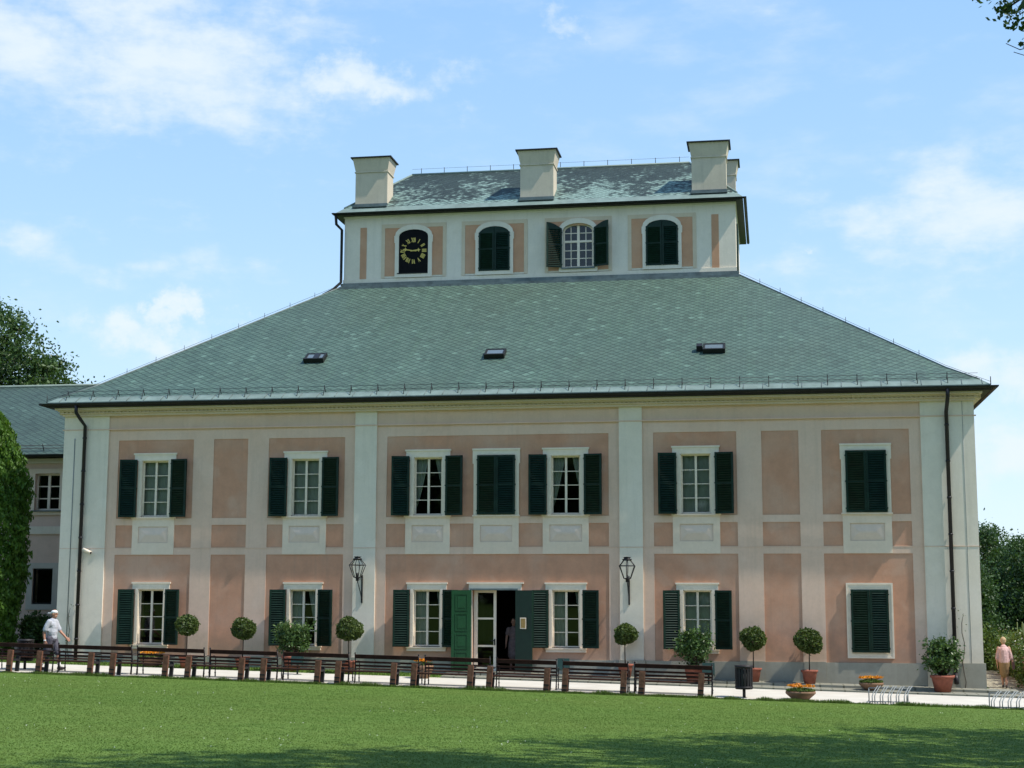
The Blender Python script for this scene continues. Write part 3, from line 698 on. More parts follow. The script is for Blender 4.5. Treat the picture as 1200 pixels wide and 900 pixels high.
for i, c in enumerate(AC):
    if i == 0:
        sw = link('clock', ASUR, HOUSE, (c, S, 0))
        k = MB(); k.prism(arch(.60, 15.60, 17.10, 17.38), -.05, -.012); k.build('clock_board', CLOCKB, sw)
        k = MB(); k.box(-.66, .60, -.09, -.052, 15.56, 15.60); k.build('ledge', GUT, sw)
        zc = 16.50; Rr = .44; num = MB(); NUM = ['XII', 'I', 'II', 'III', 'IIII', 'V', 'VI', 'VII', 'VIII', 'IX', 'X', 'XI']
        def stroke(mb, M, p, q, t):
            p, q = Vector((p[0], 0, p[1])), Vector((q[0], 0, q[1])); d = (q-p).normalized(); s_ = Vector((d.z, 0, -d.x))*t/2
            vs = [M @ (a+b+Vector((0, y, 0))) for y in (-.062, -.052) for a, b in ((p, s_), (p, -s_), (q, -s_), (q, s_))]
            mb.add(vs, [(0, 1, 2, 3), (7, 6, 5, 4), (0, 4, 5, 1), (1, 5, 6, 2), (2, 6, 7, 3), (3, 7, 4, 0)])
        for h, tx in enumerate(NUM):
            an = radians(30*h); M = Matrix.Translation((Rr*sin(an), 0, zc+Rr*cos(an))) @ Matrix.Rotation(an, 4, 'Y')
            wds = {'I': .046, 'V': .082, 'X': .086}; W_ = sum(wds[ch] for ch in tx); x0 = -W_/2; hh = .090
            for ch in tx:
                wd = wds[ch]; a, b = x0+.008, x0+wd-.008; m_ = (a+b)/2
                if ch == 'I': stroke(num, M, (m_, -hh), (m_, hh), .030)
                elif ch == 'V': stroke(num, M, (a, hh), (m_, -hh), .032); stroke(num, M, (b, hh), (m_, -hh), .014)
                else: stroke(num, M, (a, hh), (b, -hh), .032); stroke(num, M, (b, hh), (a, -hh), .014)
                x0 += wd
        num.build('numerals', GOLD, sw)
        for ang, ln, wd in ((279, .46, .04), (84, .30, .05)):
            an = radians(ang); M = Matrix.Translation((0, 0, zc)) @ Matrix.Rotation(an, 4, 'Y'); hnd = MB(); y0 = -.075 if ln > .4 else -.086
            hnd.prism([(-wd*.4, -.12), (wd*.4, -.12), (wd*.5, ln*.62), (wd*1.7, ln*.72), (wd*.5, ln*.82), (0, ln), (-wd*.5, ln*.82), (-wd*1.7, ln*.72), (-wd*.5, ln*.62)], y0, y0+.008)
            hnd.v = [tuple(M @ Vector(v)) for v in hnd.v]; hnd.build('clock_hand', GOLD, sw)
        continue
    wn = link('attic_window', ASUR, HOUSE, (c, S, 0))
    if i == 2:
        acase().build('casement', WHITE, wn)
        pp = arch(.55, 15.65, 17.08, 17.33); MB().add([(x, .09, z) for x, z in pp], [tuple(range(len(pp)))]).build('pane', GLASS, wn)
        k = MB(); k.box(-.66, .66, -.14, -.002, 15.54, 15.598); k.build('sill', LEAD, wn)
        link('shutter', ASH, wn, (-.64, -.11, 15.60), 0, (0, 0, pi+radians(20)))
        link('shutter', ASH, wn, (.64, -.11, 15.60), -radians(20))
    else:
        k = MB(); k.prism(arch(.60, 15.60, 17.10, 17.38), -.03, -.012); k.build('backing', SHUT, wn)
        link('shutter', ASH, wn, (-.625, -.065, 15.57)); link('shutter', ASH, wn, (.625, -.065, 15.57), pi)
# side attic window on the right flank
k = MB(); k.box(TX, TX+.06, 9.6, 10.9, 15.5, 17.4); k.build('side_shutter', SHUT, ATT)

# attic roof
ae = [(-8.13, 8.19), (8.13, 8.19), (8.13, 15.85), (-8.13, 15.85)]; AE = 18.12; RZ = 20.66; RX = 5.9; RY = 12.0
ar = MB(); L_, R_ = (-RX, RY, RZ), (RX, RY, RZ); e_ = [(x, y, AE) for x, y in ae]
def on(a, b, t): return tuple(Vector(a).lerp(Vector(b), t))
tt = .11; q_ = [on(e_[0], L_, tt), on(e_[1], R_, tt), on(e_[2], R_, tt), on(e_[3], L_, tt)]
rquad(ar, q_[0], q_[1], R_, L_, e_[0]); rquad(ar, q_[2], q_[3], L_, R_, e_[2])
for a, b, c in ((q_[1], q_[2], R_), (q_[3], q_[0], L_)):
    ux, vx = uvq(a, b, c, c); ar.add([a, b, c], [(0, 1, 2)], [[((Vector(p)-Vector(a)).dot(ux), (Vector(p)-Vector(a)).dot(vx)) for p in (a, b, c)]])
ARF = ar.build('attic_roof', SLATEA, HOUSE)
ac = MB()
for i in range(4): ac.add([e_[i], e_[(i+1) % 4], q_[(i+1) % 4], q_[i]], [(0, 1, 2, 3)])
ac.tube([Vector(L_)+Vector((0, 0, .0)), Vector(R_)], .06, 6)
for a, b in ((q_[0], L_), (q_[1], R_), (q_[2], R_), (q_[3], L_)): ac.tube([a, b], .05, 6)
ac.build('copper_flashing', COPPER, ARF)
af = MB(); 
for i in range(4):
    a, b = Vector(e_[i]), Vector(e_[(i+1) % 4]); d = Vector((0, 0, -.11)); n_ = Vector((0, 0, 0))
    af.add([a+Vector((0, 0, -.003)), b+Vector((0, 0, -.003)), b+d, a+d], [(0, 1, 2, 3)])
e2 = [(x, y, AE-.11) for x, y in ae]; e3 = [(-TX, S, 18.0), (TX, S, 18.0), (TX, TB, 18.0), (-TX, TB, 18.0)]
for i in range(4): j = (i+1) % 4; af.add([e2[i], e2[j], e3[j], e3[i]], [(0, 1, 2, 3)])
gutter(af, (-8.25, 8.13, 18.09), (8.25, 8.13, 18.09), .06); gutter(af, (8.21, 8.08, 18.09), (8.21, 15.9, 18.09), .06); gutter(af, (-8.21, 15.9, 18.09), (-8.21, 8.05, 18.09), .06)
af.build('attic_gutter', GUT, ARF)
rw = MB(); z = RZ+.30
rw.tube([(-RX, RY, z-.05), (RX, RY, z-.05)], .005, 4)
for k in range(12): xx = -RX+.4+k*(2*RX-.8)/11; rw.tube([(xx, RY, RZ), (xx, RY, RZ+.28)], .013, 4)
rw.build('ridge_wire', GUT, ARF)
def chimney(x0, x1, y0, y1, zb, z1, z2):
    m = MB(); f = .11
    m.box(x0, x1, y0, y1, zb, z1)
    m.add([(x0, y0, z1+.03), (x1, y0, z1+.03), (x1, y1, z1+.03), (x0, y1, z1+.03), (x0-f, y0-f, z2), (x1+f, y0-f, z2), (x1+f, y1+f, z2), (x0-f, y1+f, z2)], [(0, 3, 2, 1), (4, 5, 6, 7), (0, 1, 5, 4), (1, 2, 6, 5), (2, 3, 7, 6), (3, 0, 4, 7)])
    m.box(x0-.035, x1+.035, y0-.035, y1+.035, z1-.015, z1+.03)
    ch = m.build('chimney', CHIM, ARF)
    k = MB(); k.box(x0-.18, x1+.18, y0-.18, y1+.18, z2+.002, z2+.05); k.build('chimney_cap', GUT, ch)
    k = MB(); k.box(x0-.03, x1+.03, y0-.05, y0-.003, zb+.02, 18.60); k.box(x0-.05, x1+.05, y0-.30, y0-.051, 18.40, 18.46); k.build('chimney_flashing', LEAD, ch)
for x in (-6.83, -.01, 6.82): chimney(x-.67, x+.67, 8.80, 9.75, 18.15, 19.93, 20.50)
chimney(6.86, 7.76, 13.4, 14.3, 18.2, 20.45, 21.05)

# downpipes, wires
def downpipe(x, s, k=.16):
    m = MB(); m.tube([(x+s*k, -.60, 9.30), (x+s*k, -.58, 9.05), (x+s*k*.5, -.42, 8.85), (x, -.165, 8.62), (x, -.165, .35)], .062, 10)
    z = 8.2
    while z > .6: m.tube([(x, -.165, z-.03), (x, -.165, z+.03)], .075, 10); m.box(x-.02, x+.02, -.2, -.12, z-.02, z+.02); z -= 1.15
    m.tube([(x, -.165, .45), (x, -.30, .15)], .072, 8); m.build('downpipe', PIPE, HOUSE)
downpipe(-14.55, -1); downpipe(14.50, 1, .02)
m = MB(); m.tube([(-8.12, 8.16, 18.03), (-8.10, 8.2, 17.65), (-7.92, 8.40, 17.45), (-7.92, 8.40, 15.3), (-8.2, 8.2, 14.95), (-8.5, 7.9, 14.7)], .06, 8)
m.build('attic_downpipe', GUT, ATT)
m = MB(); m.tube([(15.0, -.074, 9.0), (15.0, -.074, .3)], .006, 5); m.build('cable', STEEL, HOUSE); m = MB(); m.tube([(-14.95, -.08, 8.2), (-14.95, -.08, .5)], .014, 5); m.build('cable', STEEL, HOUSE)

# ------------------------------------------------------------------ left wing
WING = thing('side_wing', 'lower pale pink wing with grey slate roof set back left of the manor', 'house')
WY = 4.0; WP = stucco('wing_pale_pink', (.66, .485, .40), (.68, .53, .44), (.50, .39, .32), .06); 
m = MB(); m.sheet(-46, -15.36, -.4, 7.95, [(-18.43, -17.43, 5.95, 7.34), (-18.36, -17.56, 2.45, 3.78), (-22.4, -21.4, 5.95, 7.34), (-22.4, -21.4, 2.45, 3.78)], WY, WY+.4)
m.box(-46, -45.6, WY+.4, 15, -.4, 7.95); m.box(-46, -15.4, 15, 15.4, -.4, 7.95); m.build('wall', WP, WING)
m = MB(); m.box(-46, -15.37, WY-.05, WY-.001, 5.06, 5.35); m.box(-46, -15.37, WY-.12, WY-.001, 7.72, 7.90); m.build('string_course', CREAM, WING)
m = MB(); m.box(-45.5, -15.5, WY+1.4, WY+1.5, 0, 7.9); m.build('interior', ROOM_DARK, WING)
WGREY = stucco('wing_surround', (.50, .47, .42), (.54, .52, .46), (.36, .34, .30), .05)
for cx in (-17.93, -21.9):
    m = MB(); m.ring([(cx-.75, 5.78), (cx+.66, 5.78), (cx+.66, 7.52), (cx-.75, 7.52)], [(cx-.50, 5.95), (cx+.50, 5.95), (cx+.50, 7.34), (cx-.50, 7.34)], WY-.06, WY); wu = m.build('window', APRON, WING)
    k = MB(); y0, y1 = WY+.12, WY+.17; a, b, c, d = cx-.5, cx+.5, 5.95, 7.34
    k.ring([(a, c), (b, c), (b, d), (a, d)], [(a+.07, c+.07), (b-.07, c+.07), (b-.07, d-.07), (a+.07, d-.07)], y0, y1); k.box(cx-.05, cx+.05, y0-.01, y1, c+.07, d-.07)
    for z in (6.40, 6.86): k.box(a+.07, cx-.05, y0+.01, y1-.01, z-.02, z+.02); k.box(cx+.05, b-.07, y0+.01, y1-.01, z-.02, z+.02)
    k.build('casement', WHITE, wu)
    MB().add([(a, WY+.15, c), (b, WY+.15, c), (b, WY+.15, d), (a, WY+.15, d)], [(0, 1, 2, 3)]).build('pane', GLASS, wu)
    k = MB(); k.box(a-.1, b+.1, WY-.12, WY+.1, 5.90, 5.95); k.build('sill', LEAD, wu)
    m = MB(); m.ring([(cx-.66, 2.25), (cx+.60, 2.25), (cx+.60, 3.98), (cx-.66, 3.98)], [(cx-.43, 2.45), (cx+.37, 2.45), (cx+.37, 3.78), (cx-.43, 3.78)], WY-.05, WY); wl = m.build('window', WGREY, WING)
    k = MB(); k.ring([(cx-.43, 2.45), (cx+.37, 2.45), (cx+.37, 3.78), (cx-.43, 3.78)], [(cx-.37, 2.51), (cx+.31, 2.51), (cx+.31, 3.72), (cx-.37, 3.72)], WY+.03, WY+.08); k.build('casement', IRON, wl)
    MB().add([(cx-.4, WY+.06, 2.5), (cx+.33, WY+.06, 2.5), (cx+.33, WY+.06, 3.75), (cx-.4, WY+.06, 3.75)], [(0, 1, 2, 3)]).build('pane', GLASS, wl)
m = MB(); a = [(-46.5, 3.4, 8.02), (-15.2, 3.4, 8.02), (-15.2, 9.0, 11.41), (-46.5, 9.0, 11.41)]
SLATEW = slate('wing_slate', (.056, .094, .074), (.041, .070, .055), (.014, .024, .021))
rquad(m, *a, a[0]); rquad(m, (-15.2, 14.6, 8.02), (-46.5, 14.6, 8.02), (-46.5, 9.0, 11.41), (-15.2, 9.0, 11.41), (-15.2, 14.6, 8.02)); wr = m.build('roof', SLATEW, WING)
m = MB(); m.tube([(-46.5, 9, 11.42), (-15.2, 9, 11.42)], .07, 6); m.build('ridge_capping', COPPER, wr)
m = MB(); gutter(m, (-46.5, 3.33, 7.99), (-15.42, 3.33, 7.99), .08); m.add([(-46.5, 3.42, 7.99), (-15.42, 3.42, 7.99), (-15.42, 4, 7.91), (-46.5, 4, 7.91)], [(0, 1, 2, 3)]); m.build('gutter', GUT, WING)
m = MB(); x = -45; sn = Vector((0, -3.39, 5.6)).normalized()
for h in (.08, .2): m.tube([Vector((-46, 3.68, 8.2))+sn*h, Vector((-15.5, 3.68, 8.2))+sn*h], .012, 4)
while x < -15.6: m.tube([Vector((x, 3.68, 8.18)), Vector((x, 3.68, 8.2))+sn*.26], .018, 4); x += 1.0
m.build('snow_guard', IRON, wr)

# ------------------------------------------------------------------ foliage helpers
def leaf_cards(C, size, jit=.35, aspect=.55, droop=None):
    n = len(C); d = rng.normal(size=(n, 3)); d /= np.linalg.norm(d, axis=1)[:, None]
    if droop is not None: d = d*.6+np.array(droop); d /= np.linalg.norm(d, axis=1)[:, None]
    e = rng.normal(size=(n, 3)); e -= (e*d).sum(1)[:, None]*d; e /= np.linalg.norm(e, axis=1)[:, None]
    s = (size*(1+jit*(rng.random(n)*2-1)))[:, None]
    return np.stack([C-d*s*.5, C+e*s*aspect*.5, C+d*s*.5, C-e*s*aspect*.5], 1)
def blob_clumps(blobs, n, lo=.55, hi=1.0):
    vol = np.array([b[3]*b[4]*b[5] for b in blobs])**(2/3); idx = rng.choice(len(blobs), n, p=vol/vol.sum()); B = np.array(blobs)[idx]
    d = rng.normal(size=(n, 3)); d /= np.linalg.norm(d, axis=1)[:, None]; r = (lo+(hi-lo)*rng.random(n)**.6)[:, None]
    return B[:, :3]+d*r*B[:, 3:]
def crown(blobs, nclump, per, sig, size, lo=.5, hi=1.0, **kw):
    cl = blob_clumps(blobs, nclump, lo, hi); sg_ = sig*(.6+.8*rng.random(nclump))
    C = np.repeat(cl, per, 0)+rng.normal(size=(nclump*per, 3))*np.repeat(sg_, per)[:, None]*np.array([1, 1, .75])
    return leaf_cards(C, size, **kw), cl
def tree(name, label, cat, loc, h, r, blobs, nclump, per, sig, size, mat, limbs=8, group=None, extra=None):
    t = thing(name, label, cat, loc, 0, group)
    P, cl = crown(blobs, nclump, per, sig, size)
    quads('crown', P, mat, t)
    m = MB(); top = Vector((.2, .1, h*.9)); m.tube([(0, 0, -.4), (.05, 0, h*.25), (.1, .05, h*.55), top], [r, r*.8, r*.55, r*.15], 9)
    for k in range(limbs):
        c = Vector(cl[rng.integers(len(cl))]); s0 = Vector((.08, .03, h*(.3+.45*random.random())))
        if c.z < s0.z: c.z = s0.z+.5
        mid = s0.lerp(c, .5)+Vector((0, 0, .35)); m.tube([s0, mid, c], [r*.35, r*.2, r*.06], 6)
    if extra: extra(m)
    m.build('trunk', BARK, t); return t

# trees
tree('broadleaf_tree', 'tall broadleaf tree rising behind the ridge of the left wing', 'tree', (-31.5, 25, 1), 14, .5,
     [(-1.0, 0, 11.2, 4.2, 3.6, 5.2), (1.6, 0, 12.2, 2.6, 2.5, 3.6), (3.2, .2, 10.2, 2.4, 2.4, 3.0), (-3.6, 0, 12.5, 3.4, 3, 4.4), (-1.0, 0, 15.4, 2.0, 2, 2.2), (4.0, 0, 8.5, 1.6, 2.0, 1.6)], 300, 210, .40, .21, LEAF_D, 22)
# columnar thuja beside the wing
TH = thing('thuja', 'bright green columnar thuja in front of the wing at the left edge', 'tree', (-18.62, .9, .75))
n = 52000; zz = rng.random(n)**.9*8.6; rad = 1.36*np.clip(np.sin(np.clip((zz+1.6)/11.6, 0, 1)*pi), .0, 1)**.40; rad = np.where(zz > 5.2, rad*np.sqrt(np.clip(1-((zz-5.2)/3.45)**2, 0, 1)), rad)
an = rng.random(n)*2*pi; lump = 1+.07*np.sin(an*4+zz*2.1)+.07*np.sin(an*9-zz*3.7)+.06*np.sin(an*17+zz*7)+.05*np.sin(an*6+zz*11)
rr = rad*lump*(.80+.22*rng.random(n)); C = np.stack([rr*np.cos(an), rr*np.sin(an), zz], 1)
quads('foliage', leaf_cards(C, .15, .5, .42, droop=(0, 0, .8)), LEAF_T, TH)
m = MB(); m.tube([(0, 0, -.3), (0, 0, 8)], [.16, .03], 7); m.build('trunk', BARK, TH)
def shrub(name, label, cat, loc, blobs, n, per, sig, size, mat, group=None):
    t = thing(name, label, cat, loc, 0, group); P, cl = crown(blobs, n, per, sig, size, .3); quads('foliage', P, mat, t)
    m = MB()
    for k in range(9): c = Vector(cl[k]); m.tube([(0, 0, -.1), c*.5+Vector((0, 0, .1)), c], [.03, .02, .008], 5)
    m.build('stem', BARK, t); return t
shrub('round_shrub', 'dark round shrub against the wing wall behind the walking man', 'shrub', (-17.3, 2.4, .72), [(0, 0, .75, .52, .5, .68)], 60, 60, .12, .12, LEAF_L)
# trees beyond the right corner
for k, (lb, loc, h, bl, mt) in enumerate([
    ('dark broadleaf tree standing nearest the right corner of the manor', (20.6, 40, -1), 7, [(0, 0, 5.2, 1.9, 2.2, 3.0), (-1.2, 0, 3.2, 1.8, 2, 2.6), (.9, 0, 3.6, 1.6, 2, 2.8)], LEAF_F),
    ('drooping dark tree behind the garden hedge at the right edge', (22.6, 36, -1), 6, [(0, 0, 4.4, 1.8, 2, 2.6), (.4, 0, 2.2, 2.2, 2, 2.2), (-1, 0, 2.0, 1.6, 2, 2.0)], LEAF_F),
    ('blue green tree farthest off behind the hedge at the right edge', (27.5, 58, -1), 8, [(0, 0, 5.2, 2.6, 2.6, 3.4), (-2.6, 0, 4.4, 2.2, 2.2, 3.2)], leafmat('blue_leaves', (.016, .042, .024), (.04, .085, .045))),
    ('small dark tree low behind the hedge near the stone path', (18.6, 33, -1), 5, [(0, 0, 3.6, 1.5, 1.6, 2.4), (.3, 0, 1.5, 1.7, 1.6, 1.6)], LEAF_F)]):
    tree('broadleaf_tree', lb, 'tree', loc, h, .22, bl, 300, 130, .34, .17, mt, 8, 'trees beyond the right corner')
# big lawn trees on the right, just outside the frame: branch tips and shadows show
def limb(m):
    m.tube([(-.1, 0, 9.5), (-3.2, .3, 11.9), (-5.9, .2, 11.75), (-6.9, .2, 11.1)], [.16, .09, .03, .012], 6)
    m.tube([(-4.6, .25, 11.95), (-6.2, .3, 10.62), (-6.65, .4, 10.55), (-6.85, .4, 10.66)], [.03, .012, .008, .006], 5); m.tube([(-5.4, .3, 11.2), (-6.3, .3, 10.3), (-6.75, .35, 10.5)], [.02, .01, .006], 5)
PT = tree('park_tree', 'large lawn tree whose leafy branch tips hang into the top right corner', 'tree', (19.5, -27, .4), 17, .45,
     [(0, 0, 11.5, 4.6, 4.8, 5.2), (1.5, 0, 15.5, 3.6, 3.8, 3.4), (-2.0, -.5, 14.0, 3.0, 3.4, 2.6), (0, 1.5, 8.0, 4.2, 3.6, 3.0)], 190, 75, .5, .26, LEAF_D, 14, None, limb)
cc = np.array([(-7.25, .2, 11.42), (-7.1, .2, 11.38), (-6.95, .2, 11.36), (-6.85, .2, 11.25), (-6.75, .2, 11.38), (-6.9, .2, 11.08), (-6.82, .2, 10.98), (-6.72, .2, 10.92), (-6.62, .2, 11.2), (-6.50, .2, 11.1), (-6.52, .2, 10.9), (-6.5, .2, 10.7), (-6.4, .2, 11.4), (-6.2, .2, 11.6), (-5.9, .2, 11.8), (-5.5, .2, 11.9), (-5.0, .2, 12.0), (-6.45, .2, 10.45)])
C = np.repeat(cc, 26, 0)+rng.normal(size=(len(cc)*26, 3))*np.array([.085, .12, .075]); quads('branch_leaves', leaf_cards(C, .10), LEAF_D, PT)
tree('park_tree', 'tall lawn tree off the right edge throwing its shadow over the foreground grass', 'tree', (17.2, -34, .6), 19, .5,
     [(0, 0, 13.5, 5, 5, 5.6), (-1, 0, 17.0, 3.6, 3.6, 3.2), (1, 1, 9.0, 4.2, 4.4, 3.2)], 190, 62, .6, .36, LEAF_D, 10)
tree('park_tree', 'rounded lawn tree off the right edge nearest the manor whose shade reaches the grass', 'tree', (25, -21.5, .2), 17, .45,
     [(0, 0, 12.0, 4.6, 4.4, 4.6), (-1, 0, 15.0, 3.4, 3.4, 3.0), (1, 1, 8.5, 4.0, 4.2, 3.0)], 170, 60, .6, .36, LEAF_D, 10)
# wood across the park behind the camera: the windows mirror it
n = 9000; wx = rng.uniform(-95, 110, n); wt = rng.random(n); wh = 21+5*np.sin(wx*.21)+3*np.sin(wx*.57+1)+2*np.sin(wx*1.3)
C = np.stack([wx, -118-7*rng.random(n)+4*np.sin(wx*.4), .8+wh*wt], 1); P = leaf_cards(C, 3.2, .5, .8); P[:, :, 2] = np.maximum(P[:, :, 2], .3)
tag(quads('far_wood', P, LEAF_F), 'dark wood closing the park on the side facing the manor', 'wood', None, 'stuff')
# hedge with flowers along the stone path
hd_ = thing('flower_hedge', 'mixed green hedge with flower spikes lining the stone path at right', 'hedge', (17.3, 3, -.1))
bl = [(.0+.06*k, k*1.0-1.2, .65, .55, .8, .85+.2*random.random()) for k in range(11)]+[(-2.6+.75*k, 10.6, .8, .7, .7, .95+.2*random.random()) for k in range(8)]
P, cl = crown(bl, 420, 90, .16, .12, .3); quads('foliage', P, LEAF_H, hd_)
C = blob_clumps(bl, 170, .9, 1.1); C = C[C[:, 2] > .6]; quads('blossom', leaf_cards(np.repeat(C, 5, 0)+rng.normal(size=(len(C)*5, 3))*.06, .07), FLOW_W, hd_)
m = MB()
for k in range(9): c = cl[k*9]; m.tube([(c[0], c[1], .1), (c[0], c[1], 1.8+.6*random.random())], .02, 5)
m.build('stem', LEAF_H, hd_)
shrub('rose_bush', 'dark red flowering bush beside the hedge at the right edge', 'shrub', (17.25, 1.0, -.1), [(0, 0, .75, .36, .4, .7)], 40, 40, .10, .10, FLOW_R)

# ------------------------------------------------------------------ potted plants
def gxy(x, y): return float(gz(x, y))
def pav(x, y): return gxy(x, y)+(.055 if -1.55 < y < -.75 else .13 if y >= -.75 else .012) if x > -1.5 else gxy(x, y)
def pot_mesh(r, h, mat=TERRA):
    m = MB(); m.lathe([(r*.70, 0), (r*.95, h*.82), (r*.96, h*.84), (r*1.08, h*.85), (r*1.10, h), (r*.96, h), (r*.94, h*.93), (.02, h*.92)], n=20); return m.mesh('pot', mat)
def topiary_thing(label, x, y, top, cr, pr=.24, ph_=.42):
    z = pav(x, y); t = thing('potted_topiary', label, 'potted plant', (x, y, z), random.random()*6, 'ball topiaries in pots along the wall'); top -= z
    link('pot', pot_mesh(pr, ph_), t); m = MB(); m.lathe([(pr*.9, ph_*.90), (pr*.9, ph_*.935), (.01, ph_*.94)], n=14); m.build('soil', SOIL, t)
    m = MB(); m.tube([(0, 0, ph_*.9), (.012, .008, (top)*.5), (-.008, 0, top-cr)], [.022, .018, .018], 7); m.build('trunk', BARK, t)
    n = rng.integers(2300, 3300); d = rng.normal(size=(n, 3)); d /= np.linalg.norm(d, axis=1)[:, None]; ph = rng.random(3)*6
    lump = 1+.025*np.sin(d[:, 0]*9+ph[0])+.025*np.sin(d[:, 1]*11+ph[1])+.02*np.sin(d[:, 2]*13+ph[2])
    C = d*(cr*lump*(.72+.28*rng.random(n)**.5))[:, None]*np.array([1.05, 1.05, .93])+np.array([0, 0, top-cr*.95])
    st_ = rng.random(n) > .985; C[st_] = (C[st_]-np.array([0, 0, top-cr*.95]))*1.13+np.array([0, 0, top-cr*.95])
    C[:, 2] += .03*np.sin(C[:, 0]*9+ph[0]); C[:, 0] += .035*np.sin(C[:, 2]*7+ph[1]); quads('crown', leaf_cards(C, .085, .5, .6), LEAF_B, t)
tops = [(-10.12, -1.3, 2.13, .36, 'ball topiary left of the first blank panel beside the first bench'), (-8.22, -1.2, 2.06, .38, 'ball topiary in front of the narrow left blank wall panel'), (-4.62, -1.2, 2.10, .41, 'ball topiary under the left wall lantern'),
        (4.29, -.5, 1.92, .35, 'ball topiary under the right wall lantern'), (8.32, -.45, 1.86, .39, 'small ball topiary just right of the litter bin'), (10.05, -.5, 1.82, .42, 'largest ball topiary in its terracotta pot right of the litter bin')]
for x, y, tp, cr, lb in tops: topiary_thing(lb, x, y, tp, cr)
def bush_thing(label, x, y, w_, top, pr, ph_, n=130):
    z = pav(x, y); t = thing('potted_bush', label, 'potted plant', (x, y, z), 0, 'leafy bushes in large terracotta pots'); top -= z
    link('pot', pot_mesh(pr, ph_), t); m = MB(); m.lathe([(pr*.9, ph_*.90), (pr*.9, ph_*.935), (.01, ph_*.94)], n=14); m.build('soil', SOIL, t)
    hh = (top-ph_)/2; bl = [(0, 0, ph_+hh*.95, w_*.72, w_*.6, hh*.95), (w_*.35, 0, ph_+hh*1.0, w_*.5, w_*.5, hh*.75), (-w_*.38, 0, ph_+hh*1.05, w_*.5, w_*.5, hh*.75)]
    P, cl = crown(bl, int(n*.8), 30, .085, .10, .25); Q = []
    for k in range(26):
        a = rng.random()*2*pi; lean = w_*(.35+.75*rng.random()); hz = ph_+hh*(1.5+.75*rng.random()); tip = np.array([cos(a)*lean, sin(a)*lean*.7, hz]); m_ = 16
        s_ = rng.random(m_)**.6; base_ = np.array([tip[0]*.4, tip[1]*.4, ph_+hh*.8]); Q.append(base_+(tip-base_)*s_[:, None]+rng.normal(size=(m_, 3))*.035)
    P = np.concatenate([P, leaf_cards(np.concatenate(Q), .095)]); quads('foliage', P, LEAF_L, t)
    m = MB()
    for k in range(30):
        c = Vector(cl[k]); m.tube([(c.x*.15, c.y*.15, ph_*.9), (c.x*.6, c.y*.6, ph_+(c.z-ph_)*.55), c], [.014, .010, .004], 5)
    m.build('stem', BARK, t)
bush_thing('loose leafy bush in a pot below the left lantern window', -6.55, -1.1, .72, 1.95, .33, .5)
bush_thing('leafy bush in a pot in front of the window right of the right lantern', 6.50, -.8, .66, 1.78, .33, .52)
bush_thing('dark leafy bush in a terracotta pot by the right downpipe', 14.02, -.9, .62, 1.56, .34, .50)
def bowl_thing(label, x, y, r, h, z=None):
    z = pav(x, y) if z is None else z; t = thing('flower_bowl', label, 'planter', (x, y, z), 0, 'clay bowls of orange marigolds')
    m = MB(); m.lathe([(r*.52, 0), (r*.6, h*.12), (r*.98, h*.72), (r*1.0, h*.82), (r*.98, h), (r*.90, h), (r*.86, h*.9), (.02, h*.88)], n=24); m.build('bowl', CLAYB, t)
    n = 900; a = rng.random(n)*2*pi; q = np.sqrt(rng.random(n))*r*.95; C = np.stack([q*np.cos(a), q*np.sin(a), h+.02+rng.random(n)*.09*(1.2-q/r)], 1); quads('foliage', leaf_cards(C, .075), LEAF_H, t)
    n = 48; a = rng.random(n)*2*pi; q = np.sqrt(rng.random(n))*r*.88; C = np.stack([q*np.cos(a), q*np.sin(a), h+.11+rng.random(n)*.05*(1.3-q/r)+.03], 1)
    C = np.repeat(C, 9, 0)+rng.normal(size=(n*9, 3))*np.array([.026, .026, .014]); quads('blossom', leaf_cards(C, .05, .3, .9), FLOW_O, t)
bowl_thing('wide clay bowl of orange marigolds standing at the lawn edge', 9.70, -4.55, .43, .24)
bowl_thing('clay bowl of orange marigolds on the stone pavement near the wall', 11.88, -1.15, .37, .23)
bowl_thing('clay bowl of orange marigolds on the grass strip seen through the left benches', -11.35, -1.2, .42, .32)
bowl_thing('dark clay bowl of marigolds on the path behind the middle bench left of the door', -1.95, -2.0, .32, .42)

